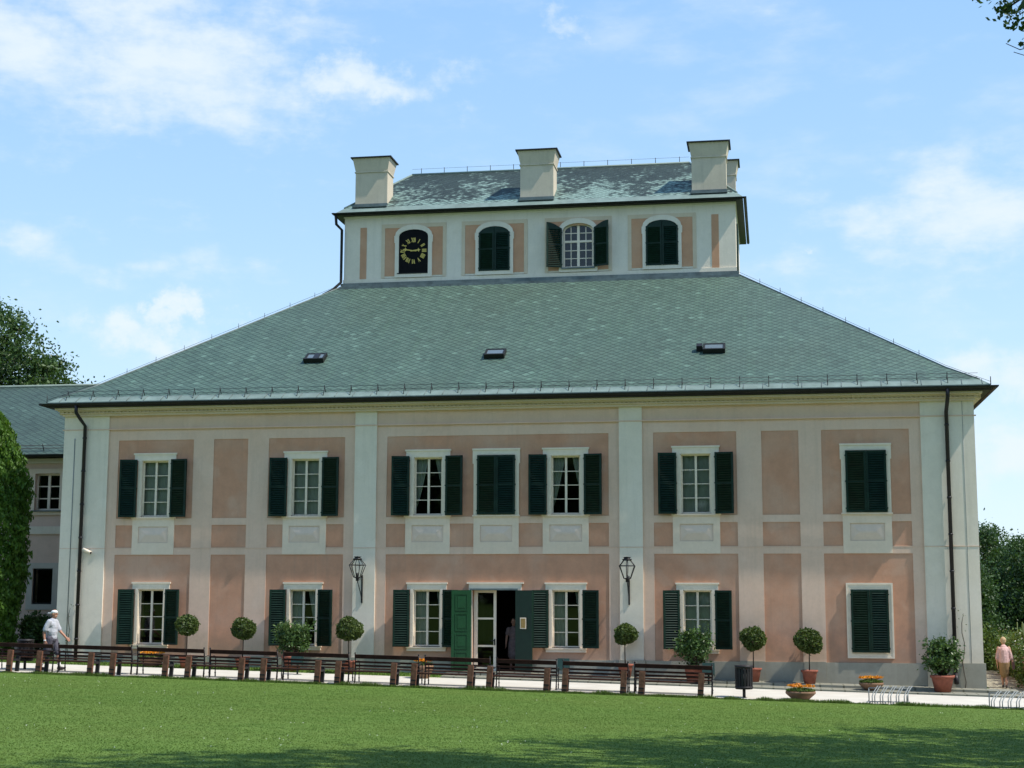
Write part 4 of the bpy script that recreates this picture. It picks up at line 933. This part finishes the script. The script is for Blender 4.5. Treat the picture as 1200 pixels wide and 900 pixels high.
# ------------------------------------------------------------------ wall lanterns, camera
def lantern():
    t = thing('wall_lantern', 'black wrought iron wall lantern on the left white pilaster', 'lantern', (-4.52, -.071, 2.55), 0, 'lanterns on the two middle pilasters')
    m = MB(); m.box(-.025, .025, -.03, 0, 0, .92); m.tube([(0, -.03, .15), (0, -.30, .45), (0, -.62, .74)], .016, 6); m.tube([(0, -.03, .80), (0, -.62, .78)], .018, 6)
    m.tube([(0, -.62, .72), (0, -.62, .84)], .05, 8); m.build('bracket', IRON, t)
    m = MB(); c = (0, -.62); n = 6; z0, z1, z2, z3 = .84, 1.24, 1.42, 1.50; r0_, r1_, r2_ = .12, .28, .12
    ang = [2*pi*k/n+pi/6 for k in range(n)]; P = lambda r, z, a: (c[0]+r*cos(a), c[1]+r*sin(a), z)
    for i in range(n):
        a, b = ang[i], ang[(i+1) % n]
        m.tube([P(r0_, z0, a), P(r1_, z1, a), P(r2_, z2, a)], .014, 5)
        for r, z in ((r0_, z0), (r1_, z1), (r2_, z2)): m.tube([P(r, z, a), P(r, z, b)], .014, 5)
    m.lathe([(.15, z2), (.16, z2+.03), (.10, z2+.05), (.10, z2+.08), (.13, z2+.085), (.13, z2+.10), (.02, z2+.11)], (c[0], c[1], 0), 10); m.lathe([(.02, z0-.05), (.13, z0), (.02, z0+.01)], (c[0], c[1], 0), 10)
    m.tube([(c[0], c[1], z0), (c[0], c[1], z0+.15)], .03, 8); hdm = m.build('lamp_cage', IRON, t)
    m = MB()
    for i in range(n):
        a, b = ang[i], ang[(i+1) % n]; m.add([P(r0_, z0, a), P(r0_, z0, b), P(r1_, z1, b), P(r1_, z1, a)], [(0, 1, 2, 3)]); m.add([P(r1_, z1, a), P(r1_, z1, b), P(r2_, z2, b), P(r2_, z2, a)], [(0, 1, 2, 3)])
    m.build('glass', CLEAR, hdm); return t
la = lantern(); dup(la, (4.39, -.071, 2.52), 0, 'black wrought iron wall lantern on the right white pilaster', 'lanterns on the two middle pilasters')
t = thing('security_camera', 'small white security camera on the left corner pilaster', 'camera', (-14.25, -.071, 4.30))
m = MB(); m.tube([(0, 0, .02), (0, -.12, .0)], .02, 6); m.build('bracket', STEEL, t)
m = MB(); m.tube([(-.16, -.14, .05), (.12, -.20, -.06)], .055, 10); m.tube([(.12, -.20, -.06), (.15, -.207, -.072)], .062, 10); m.build('housing', WHITE, t)
m = MB(); m.tube([(.151, -.2072, -.0725), (.158, -.209, -.075)], .045, 10); m.build('lens', IRON, t)

# ------------------------------------------------------------------ benches
def bench_wood():
    t = thing('wooden_bench', '', 'bench', (0, 0, 0)); hw = .85
    for s in (-1, 1):
        m = MB(); x = s*hw; M = Matrix.Translation((x, 0, 0)) @ Matrix.Rotation(radians(2.5*1), 4, 'Y')
        m.box(-.082, .082, -.05, .05, -.05, .70, M)
        m.build('leg', WOODB, t)
        m = MB()
        m.box(-.05, .05, .051, .115, -.05, .66, M); m.box(-.055, .055, .48, .56, -.05, .50, M); m.box(-.05, .05, .116, .54, .36, .42, M); m.box(-.06, .06, .06, .56, .62, .66, M)
        for z in (.10, .22): m.box(-.084, .084, -.056, -.051, z-.02, z+.02, M)
        m.build('side_frame', IRON, t)
    m = MB()
    for k in range(4): m.box(-hw+.06, hw-.06, .0+.115*k+.055, .10+.115*k+.05, .395, .43)
    m.build('seat', WOODD, t)
    return t
BX = [(-14.41-1.1, -14.41+.0), (-13.45, -11.73), (-11.07, -9.27), (-8.63, -6.86), (-6.22, -4.50), (-3.89, -2.18), (-1.57, .14), (.71, 2.41), (2.96, 4.63), (5.17, 6.87)]
BL = ['backless wooden bench cut off by the left edge of the photo', 'backless wooden bench in front of the walking man', 'backless wooden bench in front of the leftmost ground floor window', 'backless wooden bench in front of the two left topiary balls',
      'backless wooden bench in front of the left potted bush', 'backless wooden bench below the left wall lantern', 'backless wooden bench in front of the open green door leaf', 'backless wooden bench in front of the dark doorway', 'backless wooden bench below the right wall lantern', 'rightmost backless wooden bench nearest the litter bin']
bw = bench_wood(); grp = 'backless wooden benches at the lawn edge'
for i, ((a, b), lb) in enumerate(zip(BX, BL)):
    c = (a+b)/2 if i else -15.26; z = gxy(c, -5.05)
    o = bw if i == 0 else dup(bw, (c, -5.05, z)); o.location = (c, -5.05, z)
    o.rotation_euler = (0, radians(1.29), random.uniform(-.012, .012)); tag(o, lb, None, grp)
def bench_iron():
    t = thing('iron_bench', '', 'bench', (0, 0, 0)); hw = 1.0
    for s in (-1, 1):
        m = MB(); x = s*hw
        m.tube([(x, .0, 0), (x, .02, .25), (x, .05, .42), (x, .0, .62), (x, -.06, .88)], [.026, .021, .022, .020, .018], 6)
        for z, r in ((.12, .028), (.25, .026), (.42, .03)): m.ball((x, .02, z), r, 7, 5)
        m.ball((x, -.062, .90), .026, 8, 6)
        m.tube([(x, .50, 0), (x, .47, .22), (x, .48, .42), (x, .46, .64), (x, .30, .66), (x, .0, .62)], [.022, .016, .018, .014, .014, .012], 6)
        m.tube([(x, .05, .41), (x, .48, .41)], .016, 6); m.ball((x, .48, .14), .028, 7, 5)
        m.build('end_frame', IRON, t)
    m = MB()
    for k in range(4): m.box(-hw, hw, .06+.11*k, .15+.11*k, .42, .445)
    m.build('seat', WOODD, t)
    m = MB(); R = lambda z: Matrix.Translation((0, .035-(z-.45)*.24, z)) @ Matrix.Rotation(radians(13), 4, 'X')
    for z, h in ((.535, .055), (.645, .055), (.81, .12)): m.box(-hw, hw, -.035, -.008, -h/2, h/2, R(z))
    m.build('backrest', WOODD, t); return t
IX = [-13.23, -10.62, -8.25, -5.90, -3.64, -1.47, .71, 2.71, 4.83, 7.28]
IL = ['iron framed bench behind the gap nearest the first bench at the left edge', 'iron framed bench behind the walking man and the first ground floor window', 'iron framed bench in front of the first topiary ball', 'iron framed bench in front of the second topiary ball', 'iron framed bench in front of the left potted bush',
      'iron framed bench behind the wooden bench under the left lantern', 'iron framed bench behind the wooden bench by the green door leaf', 'iron framed bench across the dark doorway', 'iron framed bench in front of the ground floor window right of the door', 'rightmost iron framed bench with its arm showing beside the litter bin']
bi = bench_iron(); grp = 'iron framed benches facing the house'
for i in range(10):
    b = IX[i]-.11; a = IX[i-1]+.09 if i else -15.3
    c = b-1.0; z = gxy(c, -4.3)
    wd_ = b-a; c = (a+b)/2; z = gxy(c, -4.3); o = bi if i == 0 else dup(bi, (c, -4.3, z)); o.location = (c, -4.3, z); o.scale = (wd_/2.0, 1, 1); o.rotation_euler = (0, radians(1.29), random.uniform(-.01, .01)); tag(o, IL[i], None, grp)
# litter bins
BINM = plain('bin_slats', (.018, .016, .018), .55, .3, 9)
def bin_thing(label, x, y, dz=0):
    t = thing('litter_bin', label, 'litter bin', (x, y, gxy(x, y)+dz), 0, 'dark slatted litter bins on posts')
    m = MB(); m.tube([(0, 0, -.05), (0, 0, .42)], .045, 8); m.build('post', IRON, t)
    m = MB(); r = .24; n = 18
    for k in range(n):
        a = 2*pi*k/n; M = Matrix.Rotation(a, 4, 'Z'); m.box(r-.012, r+.012, -.030, .030, .26, .92, M)
    m.lathe([(r-.02, .28), (r+.02, .28), (r+.02, .33), (r-.02, .33)], n=24); m.lathe([(r-.02, .85), (r+.02, .85), (r+.022, .93), (r-.02, .93)], n=24)
    m.lathe([(.02, .25), (r-.01, .25), (r-.01, .28), (.02, .28)], n=18); m.build('basket', BINM, t)
    m = MB(); m.lathe([(r-.05, .30), (r-.05, .80)], n=16); m.build('liner', plain('bin_liner', (.10, .10, .10), .5) if 'bin_liner' not in bpy.data.materials else bpy.data.materials['bin_liner'], t)
bin_thing('dark slatted litter bin on a post right of the last bench', 8.10, -4.5); bin_thing('dark slatted litter bin behind the benches near the walking man', -14.55, -3.75, .02)
# bike racks: bent tube stands
def rack():
    t = thing('bike_rack', '', 'bike rack', (0, 0, 0)); 
    m = MB()
    for k in range(5):
        x = -.44+.22*k
        for d in (0, .07):
            m.tube([(x+d, -.25, .0), (x+d, -.24, .20), (x+d+.05, -.10, .30), (x+d+.16, .22, .42), (x+d+.20, .26, .46)], .016, 6)
    m.tube([(-.5, -.24, .05), (.6, -.24, .05)], .018, 6); m.build('wheel_holder', STEEL, t)
    m = MB(); m.tube([(-.5, -.25, .02), (-.5, .55, .02)], .02, 6); m.tube([(.58, -.25, .02), (.58, .55, .02)], .02, 6); m.tube([(-.5, .25, .40), (.68, .25, .40)], .018, 6)
    for x in (-.5, .58): m.tube([(x, .25, .02), (x, .25, .40)], .018, 6)
    m.build('base_frame', STEEL, t); return t
ra = rack(); ra.location = (12.12, -4.55, gxy(12.12, -4.55)+.01); ra['label'] = 'galvanised tube bike rack on the gravel below the flower bowl'; ra['group'] = 'tube bike racks on the gravel'
dup(ra, (15.35, -4.9, gxy(15.35, -4.9)+.01), radians(-8), 'galvanised tube bike rack cut off by the right edge', 'tube bike racks on the gravel')
# floodlights on the ground that light the front at night
def flood(label, x, y, first=[None]):
    z = pav(x, y)
    if first[0] is None:
        t = thing('floodlight', label, 'floodlight', (x, y, z), 0, 'green floodlights behind the benches')
        m = MB(); m.tube([(0, 0, 0), (0, 0, .30)], .03, 8); m.lathe([(.14, 0), (.14, .02), (.03, .03)], n=12); m.build('stand', BOXG, t)
        m = MB(); M = Matrix.Translation((0, 0, .46)) @ Matrix.Rotation(radians(-20), 4, 'X'); m.box(-.17, .17, -.09, .07, -.16, .16, M); m.box(-.19, .19, -.11, -.091, -.18, .18, M); m.box(-.19, -.171, -.05, .05, -.22, .02, M); m.box(.171, .19, -.05, .05, -.22, .02, M); m.build('lamp_housing', BOXG, t)
        m = MB(); m.box(-.15, .15, .071, .075, -.13, .13, M); m.build('lamp_glass', GLASS, t); first[0] = t
    else: dup(first[0], (x, y, z), 0, label, 'green floodlights behind the benches')
flood('dark green floodlight box right of the left potted bush', -6.02, -2.2); flood('dark green floodlight box below the window right of the door', 2.42, -1.3); flood('dark green floodlight box behind the end of the last bench', 6.95, -1.2)
# climbers at the downpipes
for lb, x, y, zb, h in (('thin climbing plant on the wall beside the left downpipe', -14.85, -.15, .45, 1.9), ('sparse climbing plant on the wall beside the right downpipe', 14.76, -.15, -.1, 2.4)):
    t = thing('climbing_plant', lb, 'climber', (x, y, zb), 0, 'climbers beside the downpipes'); m = MB()
    pts = [(.04*sin(k*1.7), .02*cos(k*2.1), h*k/8) for k in range(9)]; m.tube(pts, [.012]*8+[.005], 5); m.build('stem', BARK, t)
    C = np.array([pts[rng.integers(3, 9)] for _ in range(22)])+rng.normal(size=(22, 3))*np.array([.07, .02, .10]); quads('leaf', leaf_cards(C, .065), LEAF_H, t)

# ------------------------------------------------------------------ people
def remesh(mb, name, mats, parent, vox=.010, smooth=3):
    tmp = bpy.data.objects.new('tmp', mb.mesh('tmp', mats)); COL.objects.link(tmp)
    r = tmp.modifiers.new('r', 'REMESH'); r.mode = 'VOXEL'; r.voxel_size = vox; r.use_smooth_shade = True
    s_ = tmp.modifiers.new('s', 'SMOOTH'); s_.iterations = smooth; s_.factor = .5
    dg = bpy.context.evaluated_depsgraph_get(); me = bpy.data.meshes.new_from_object(tmp.evaluated_get(dg)); me.name = name
    if not me.materials:
        me.materials.append(mats)
    bpy.data.objects.remove(tmp); return link(name, me, parent)
def limbm(mb, pts, rad, n=10):
    mb.tube(pts, rad, n)
    for p, r in zip(pts, rad): mb.ball(p, r*.99, 10, 7)
def hand(mb, w_, d, side, spread):       # palm at wrist w_, pointing along d, fingers curled
    w_ = Vector(w_); d = Vector(d).normalized(); side = Vector(side).normalized(); nn = d.cross(side).normalized()
    c = w_+d*.05
    for k in (-1, 0, 1): mb.tube([w_+side*k*.018, w_+d*.095+side*k*.026], [.019, .017], 7)
    for k, L in zip((-1.5, -.5, .5, 1.5), (.062, .078, .083, .072)):
        b = w_+d*.085+side*(k*.021); b2 = b+d*L*.5+nn*.008; b3 = b2+d*L*.35+nn*.03
        mb.tube([b, b2, b3], [.0105, .0095, .0075], 6)
    b = w_+d*.03+side*.035; mb.tube([b, b+d*.035+side*.03, b+d*.07+side*.032+nn*.01], [.013, .011, .008], 6)
SKIN = plain('skin', (.48, .27, .19), .55, .06, 8); SKINT = plain('tanned_skin', (.40, .20, .13), .55, .06, 8)
def head(mb, c, f, s=1.0):                # c centre of head, f facing direction (unit, horizontal)
    c = Vector(c); f = Vector(f).normalized(); sd = Vector((f.y, -f.x, 0))
    mb.ball(c+Vector((0, 0, .02)), (.080*s, .092*s, .108*s) if abs(f.y) > .7 else (.092*s, .080*s, .108*s), 14, 10)
    mb.ball(c+f*.025*s+Vector((0, 0, -.065*s)), .062*s, 10, 8); mb.tube([c+f*.085*s+Vector((0, 0, .015)), c+f*.112*s+Vector((0, 0, -.02)), c+f*.09*s+Vector((0, 0, -.025))], [.010, .017, .012], 6)
    for k in (-1, 1): mb.ball(c+sd*k*.083*s+Vector((0, 0, -.005)), (.018, .018, .03), 8, 6)
    mb.tube([c+f*.082*s+Vector((0, 0, -.062))+sd*.025, c+f*.090*s+Vector((0, 0, -.062)), c+f*.082*s+Vector((0, 0, -.062))-sd*.025], [.007, .009, .007], 5)
def eyes(c, f, parent, s=1.0):
    c = Vector(c); f = Vector(f).normalized(); sd = Vector((f.y, -f.x, 0)); m = MB()
    for k in (-1, 1): m.ball(c+f*.083*s+sd*k*.034+Vector((0, 0, .012)), .011, 8, 6)
    m.build('eyes', plain('eye_dark', (.03, .025, .02), .3) if 'eye_dark' not in bpy.data.materials else bpy.data.materials['eye_dark'], parent)

def man():
    x0, y0 = -13.68, -3.75; z0 = gxy(x0, y0)+.012; k = 1.93/1.80
    t = thing('person', 'man in white cap, grey white T-shirt and shorts walking right along the path', 'person', (x0, y0, z0)); t.scale = (k, k, k)
    f = (1, 0, 0)
    # joints (walks towards +X): hips ~.93, shoulders 1.46
    hipR, hipL = (0.0, -.095, .92), (.02, .095, .92)
    b = MB(); rad_leg = [.085, .070, .055, .056, .036]
    legR = [hipR, (-.05, -.10, .70), (-.10, -.10, .50), (-.17, -.10, .32), (-.27, -.10, .09)]
    legL = [hipL, (.10, .10, .70), (.17, .10, .50), (.20, .10, .30), (.24, .10, .09)]
    for L_ in (legR, legL): limbm(b, L_, rad_leg)
    limbm(b, [(0, 0, .92), (-.01, 0, 1.10), (.0, 0, 1.30), (.01, 0, 1.42)], [.135, .125, .145, .11])
    b.tube([(.01, 0, 1.40), (.035, 0, 1.55)], [.062, .055], 10); head(b, (.06, 0, 1.645), f)
    shR, shL = (.0, -.19, 1.41), (.02, .19, 1.41)
    armR = [shR, (-.07, -.235, 1.24), (-.12, -.245, 1.11), (-.11, -.25, .97), (-.08, -.255, .86)]
    armL = [shL, (.08, .225, 1.25), (.16, .235, 1.12), (.27, .235, 1.02), (.36, .235, .93)]
    for A_ in (armR, armL): limbm(b, A_, [.058, .050, .042, .037, .028])
    hand(b, armR[-1], (.1, 0, -1), (1, 0, 0), 1); hand(b, armL[-1], (.75, 0, -.65), (.4, .3, .5), 1)
    remesh(b, 'body', SKINT, t, .009)
    eyes((.06, 0, 1.645), f, t)
    s = MB(); limbm(s, [(-.005, 0, .95), (-.015, 0, 1.08), (.0, 0, 1.28), (.01, 0, 1.40)], [.165, .160, .172, .135])
    s.ball((.0, 0, 1.12), (.17, .19, .22)); s.ball((0, 0, 1.33), (.155, .20, .13))
    limbm(s, [shR, (-.06, -.232, 1.27), (-.085, -.24, 1.18)], [.082, .078, .080]); limbm(s, [shL, (.07, .222, 1.27), (.11, .23, 1.19)], [.082, .078, .080])
    remesh(s, 'shirt', plain('tshirt', (.40, .41, .45), .95, .14, 9, bump=.9, bs=16), t, .012)
    s = MB(); s.ball((0, 0, .90), (.155, .175, .12))
    for L_ in (legR, legL): limbm(s, [L_[0], L_[1], tuple(Vector(L_[1]).lerp(Vector(L_[2]), .9))], [.115, .108, .105])
    remesh(s, 'shorts', plain('shorts', (.085, .08, .10), .9, .35, 18), t, .012)
    s = MB(); s.ball((.055, 0, 1.695), (.104, .094, .066)); s.box(-.12, -.02, -.06, .06, 1.665, 1.68)
    s.box(-.14, -.02, -.065, .065, 1.652, 1.672); remesh(s, 'cap', plain('white_cap', (.66, .66, .66), .85, .06), t, .010)
    for ft, yy, tip in ((legR[-1], -.10, -.12), (legL[-1], .10, .0)):
        s = MB(); fx = ft[0]; s.ball((fx+.05, yy, .05), (.135, .055, .05)); s.ball((fx-.01, yy, .075), (.06, .05, .055)); remesh(s, 'shoe', plain('dark_sandal', (.05, .04, .04), .7), t, .010)
    for ft in (legR, legL):
        s = MB(); limbm(s, [tuple(Vector(ft[3]).lerp(Vector(ft[4]), .45)), ft[4]], [.05, .043]); s.build('sock', bpy.data.materials['white_cap'], t)
    s = MB(); s.tube([(-.085, -.2545, .885), (-.078, -.256, .85)], .036, 10); s.build('wristband', bpy.data.materials['white_cap'], t)
    return t
man()
def woman():
    x0, y0 = 16.22, 1.75; z0 = gxy(x0, y0)+.012; k = 1.63/1.62
    t = thing('person', 'elderly woman in pale pink blouse and tan skirt walking away on the stone path', 'person', (x0, y0, z0), radians(-6)); t.scale = (k*.9, k, k); f = (0, 1, 0)
    b = MB()
    legR = [(.09, 0, .80), (.085, .05, .60), (.075, .04, .44), (.06, -.03, .26), (.05, -.08, .09)]; legL = [(-.09, 0, .80), (-.085, .07, .60), (-.075, .12, .44), (-.065, .12, .26), (-.06, .12, .07)]
    for L_ in (legR, legL): limbm(b, L_, [.095, .075, .056, .056, .034])
    limbm(b, [(0, 0, .82), (0, 0, .98), (0, .02, 1.15), (0, .05, 1.26)], [.15, .135, .14, .10]); b.tube([(0, .05, 1.24), (0, .10, 1.38)], [.058, .052], 10); head(b, (0, .12, 1.46), f, .97)
    shR, shL = (.175, .04, 1.25), (-.175, .04, 1.25)
    armR = [shR, (.225, .03, 1.08), (.245, .02, .95), (.27, .06, .82), (.275, .10, .71)]; armL = [shL, (-.215, .02, 1.08), (-.235, -.01, .95), (-.235, .03, .82), (-.225, .06, .71)]
    for A_ in (armR, armL): limbm(b, A_, [.058, .052, .043, .037, .027])
    hand(b, armR[-1], (0, .2, -1), (0, 1, 0), 1); hand(b, armL[-1], (0, .2, -1), (0, 1, 0), 1)
    remesh(b, 'body', SKIN, t, .009); eyes((0, .12, 1.46), f, t, .97)
    s = MB(); limbm(s, [(0, -.005, .80), (0, -.01, .98), (0, .015, 1.15), (0, .045, 1.24)], [.185, .165, .165, .13]); s.ball((0, .02, 1.17), (.20, .14, .13)); s.ball((0, 0, .86), (.205, .165, .15))
    limbm(s, [(.155, .04, 1.225), (.218, .03, 1.06), (.243, .02, .93)], [.070, .066, .068]); limbm(s, [(-.155, .04, 1.225), (-.208, .02, 1.06), (-.233, -.01, .93)], [.070, .066, .068])
    remesh(s, 'blouse', plain('pink_blouse', (.52, .34, .32), .9, .18, 9, bump=.9, bs=16), t, .011)
    s = MB(); limbm(s, [(0, .0, .80), (0, .01, .62), (0, .03, .47)], [.19, .175, .165], 16); remesh(s, 'skirt', plain('tan_skirt', (.27, .17, .085), .9, .12, 9), t, .012)
    s = MB(); s.ball((0, .10, 1.50), (.105, .105, .105)); s.ball((0, .085, 1.455), (.095, .085, .08)); remesh(s, 'hair', plain('blond_grey_hair', (.42, .30, .17), .8, .2, 30), t, .010)
    for (ax, ay, az), rx in ((legR[-1], 0), (legL[-1], 0)):
        s = MB(); s.ball((ax, ay+.06, .045), (.042, .115, .042)); s.ball((ax, ay, .06), (.04, .045, .055)); remesh(s, 'shoe', bpy.data.materials['dark_sandal'], t, .010)
    s = MB(); s.box(.27, .35, -.10, .17, .60, .82); s.tube([(.31, -.06, .82), (.30, .0, 1.02), (.31, .10, .82)], .010, 6); bg_ = s.build('handbag', plain('brown_bag', (.10, .05, .05), .6), t)
woman()
def visitor():
    x0, y0 = .40, 1.15; t = thing('person', 'dim figure in a grey brown dress standing inside the open doorway', 'person', (x0, y0, .362)); f = (0, -1, 0); b = MB()
    for s in (-1, 1): limbm(b, [(s*.09, 0, .85), (s*.085, -.02, .47), (s*.08, 0, .07)], [.09, .056, .035]); 
    limbm(b, [(0, 0, .86), (0, 0, 1.05), (0, 0, 1.22), (0, 0, 1.36)], [.145, .12, .14, .10]); b.tube([(0, 0, 1.34), (0, 0, 1.48)], .052, 10); head(b, (0, -.01, 1.57), f)
    for s in (-1, 1):
        A_ = [(s*.175, 0, 1.34), (s*.235, .01, 1.08), (s*.25, -.03, .85)]; limbm(b, A_, [.055, .042, .028]); hand(b, A_[-1], (0, -.1, -1), (0, -1, 0), 1)
    for s in (-1, 1): b.ball((s*.08, -.05, .04), (.042, .115, .042))
    remesh(b, 'body', SKIN, t, .010); eyes((0, -.01, 1.57), f, t)
    s = MB(); limbm(s, [(0, 0, 1.34), (0, 0, 1.20), (0, 0, 1.05), (0, 0, .85), (0, 0, .50)], [.125, .165, .145, .18, .20], 16)
    for q in (-1, 1): limbm(s, [(q*.175, 0, 1.34), (q*.215, .0, 1.19)], [.075, .07])
    remesh(s, 'dress', plain('dress', (.22, .17, .17), .9, .2, 12), t, .012)
    s = MB(); s.ball((0, .02, 1.61), (.098, .105, .105)); remesh(s, 'hair', plain('dark_hair', (.05, .035, .025), .7), t, .012)
visitor()

# ------------------------------------------------------------------ grass and daisies
def scatter(n, y0, y1, pw=1.0):
    y = y0+(y1-y0)*rng.random(n)**pw; d = y+49.68
    xl = 9.0+d*math.tan(radians(-28.8)); xr = 9.0+d*math.tan(radians(9.4)); x = xl+(xr-xl)*rng.random(n); return x, y
def grass():
    X, Y = [], []
    for n, a, b, p in ((190000, -5.0, -20, .8), (170000, -20, -34, 1.0), (30000, -4.97, -5.25, 1.0)):
        x, y = scatter(n, a, b, p); X.append(x); Y.append(y)
    x = rng.uniform(-24, -1.6, 9000); y = rng.uniform(-1.65, -.15, 9000); X.append(x); Y.append(y)
    x = np.concatenate(X); y = np.concatenate(Y); n = len(x); z = gz(x, y)
    clmp = .5+.5*np.sin(x*2.3+np.sin(x*5.1)*1.5)*np.sin(x*.83+1.2); h = np.where(y > -5.3, (.03+.10*rng.random(n))*(.35+.9*clmp), .008+.012*rng.random(n)); h = np.where(y > -2, .04+.05*rng.random(n), h); a = rng.random(n)*2*pi; w_ = .006+.011*rng.random(n)
    lx, ly = rng.normal(size=n)*.02, rng.normal(size=n)*.02; B = np.stack([x, y, z-.004], 1); dx = np.stack([np.cos(a)*w_, np.sin(a)*w_, np.zeros(n)], 1)
    P = np.stack([B-dx, B+dx, B+np.stack([lx, ly, h], 1)], 1); o = quads('grass', P, GRASSB); tag(o, 'short mown grass blades of the lawn', 'grass', None, 'stuff')
    n = 200; cx, cy = scatter(70, -7, -31, .8); k = rng.integers(0, 70, n); x = cx[k]+rng.normal(size=n)*.55; y = np.minimum(cy[k]+rng.normal(size=n)*.5, -5.4); z = gz(x, y)+.05
    C = np.stack([x, y, z], 1); C = np.repeat(C, 3, 0)+rng.normal(size=(n*3, 3))*.006; o = quads('daisies', leaf_cards(C, .015, .3, .9), FLOW_W); tag(o, 'tiny white daisies dotted over the lawn', 'flowers', None, 'stuff')
grass()
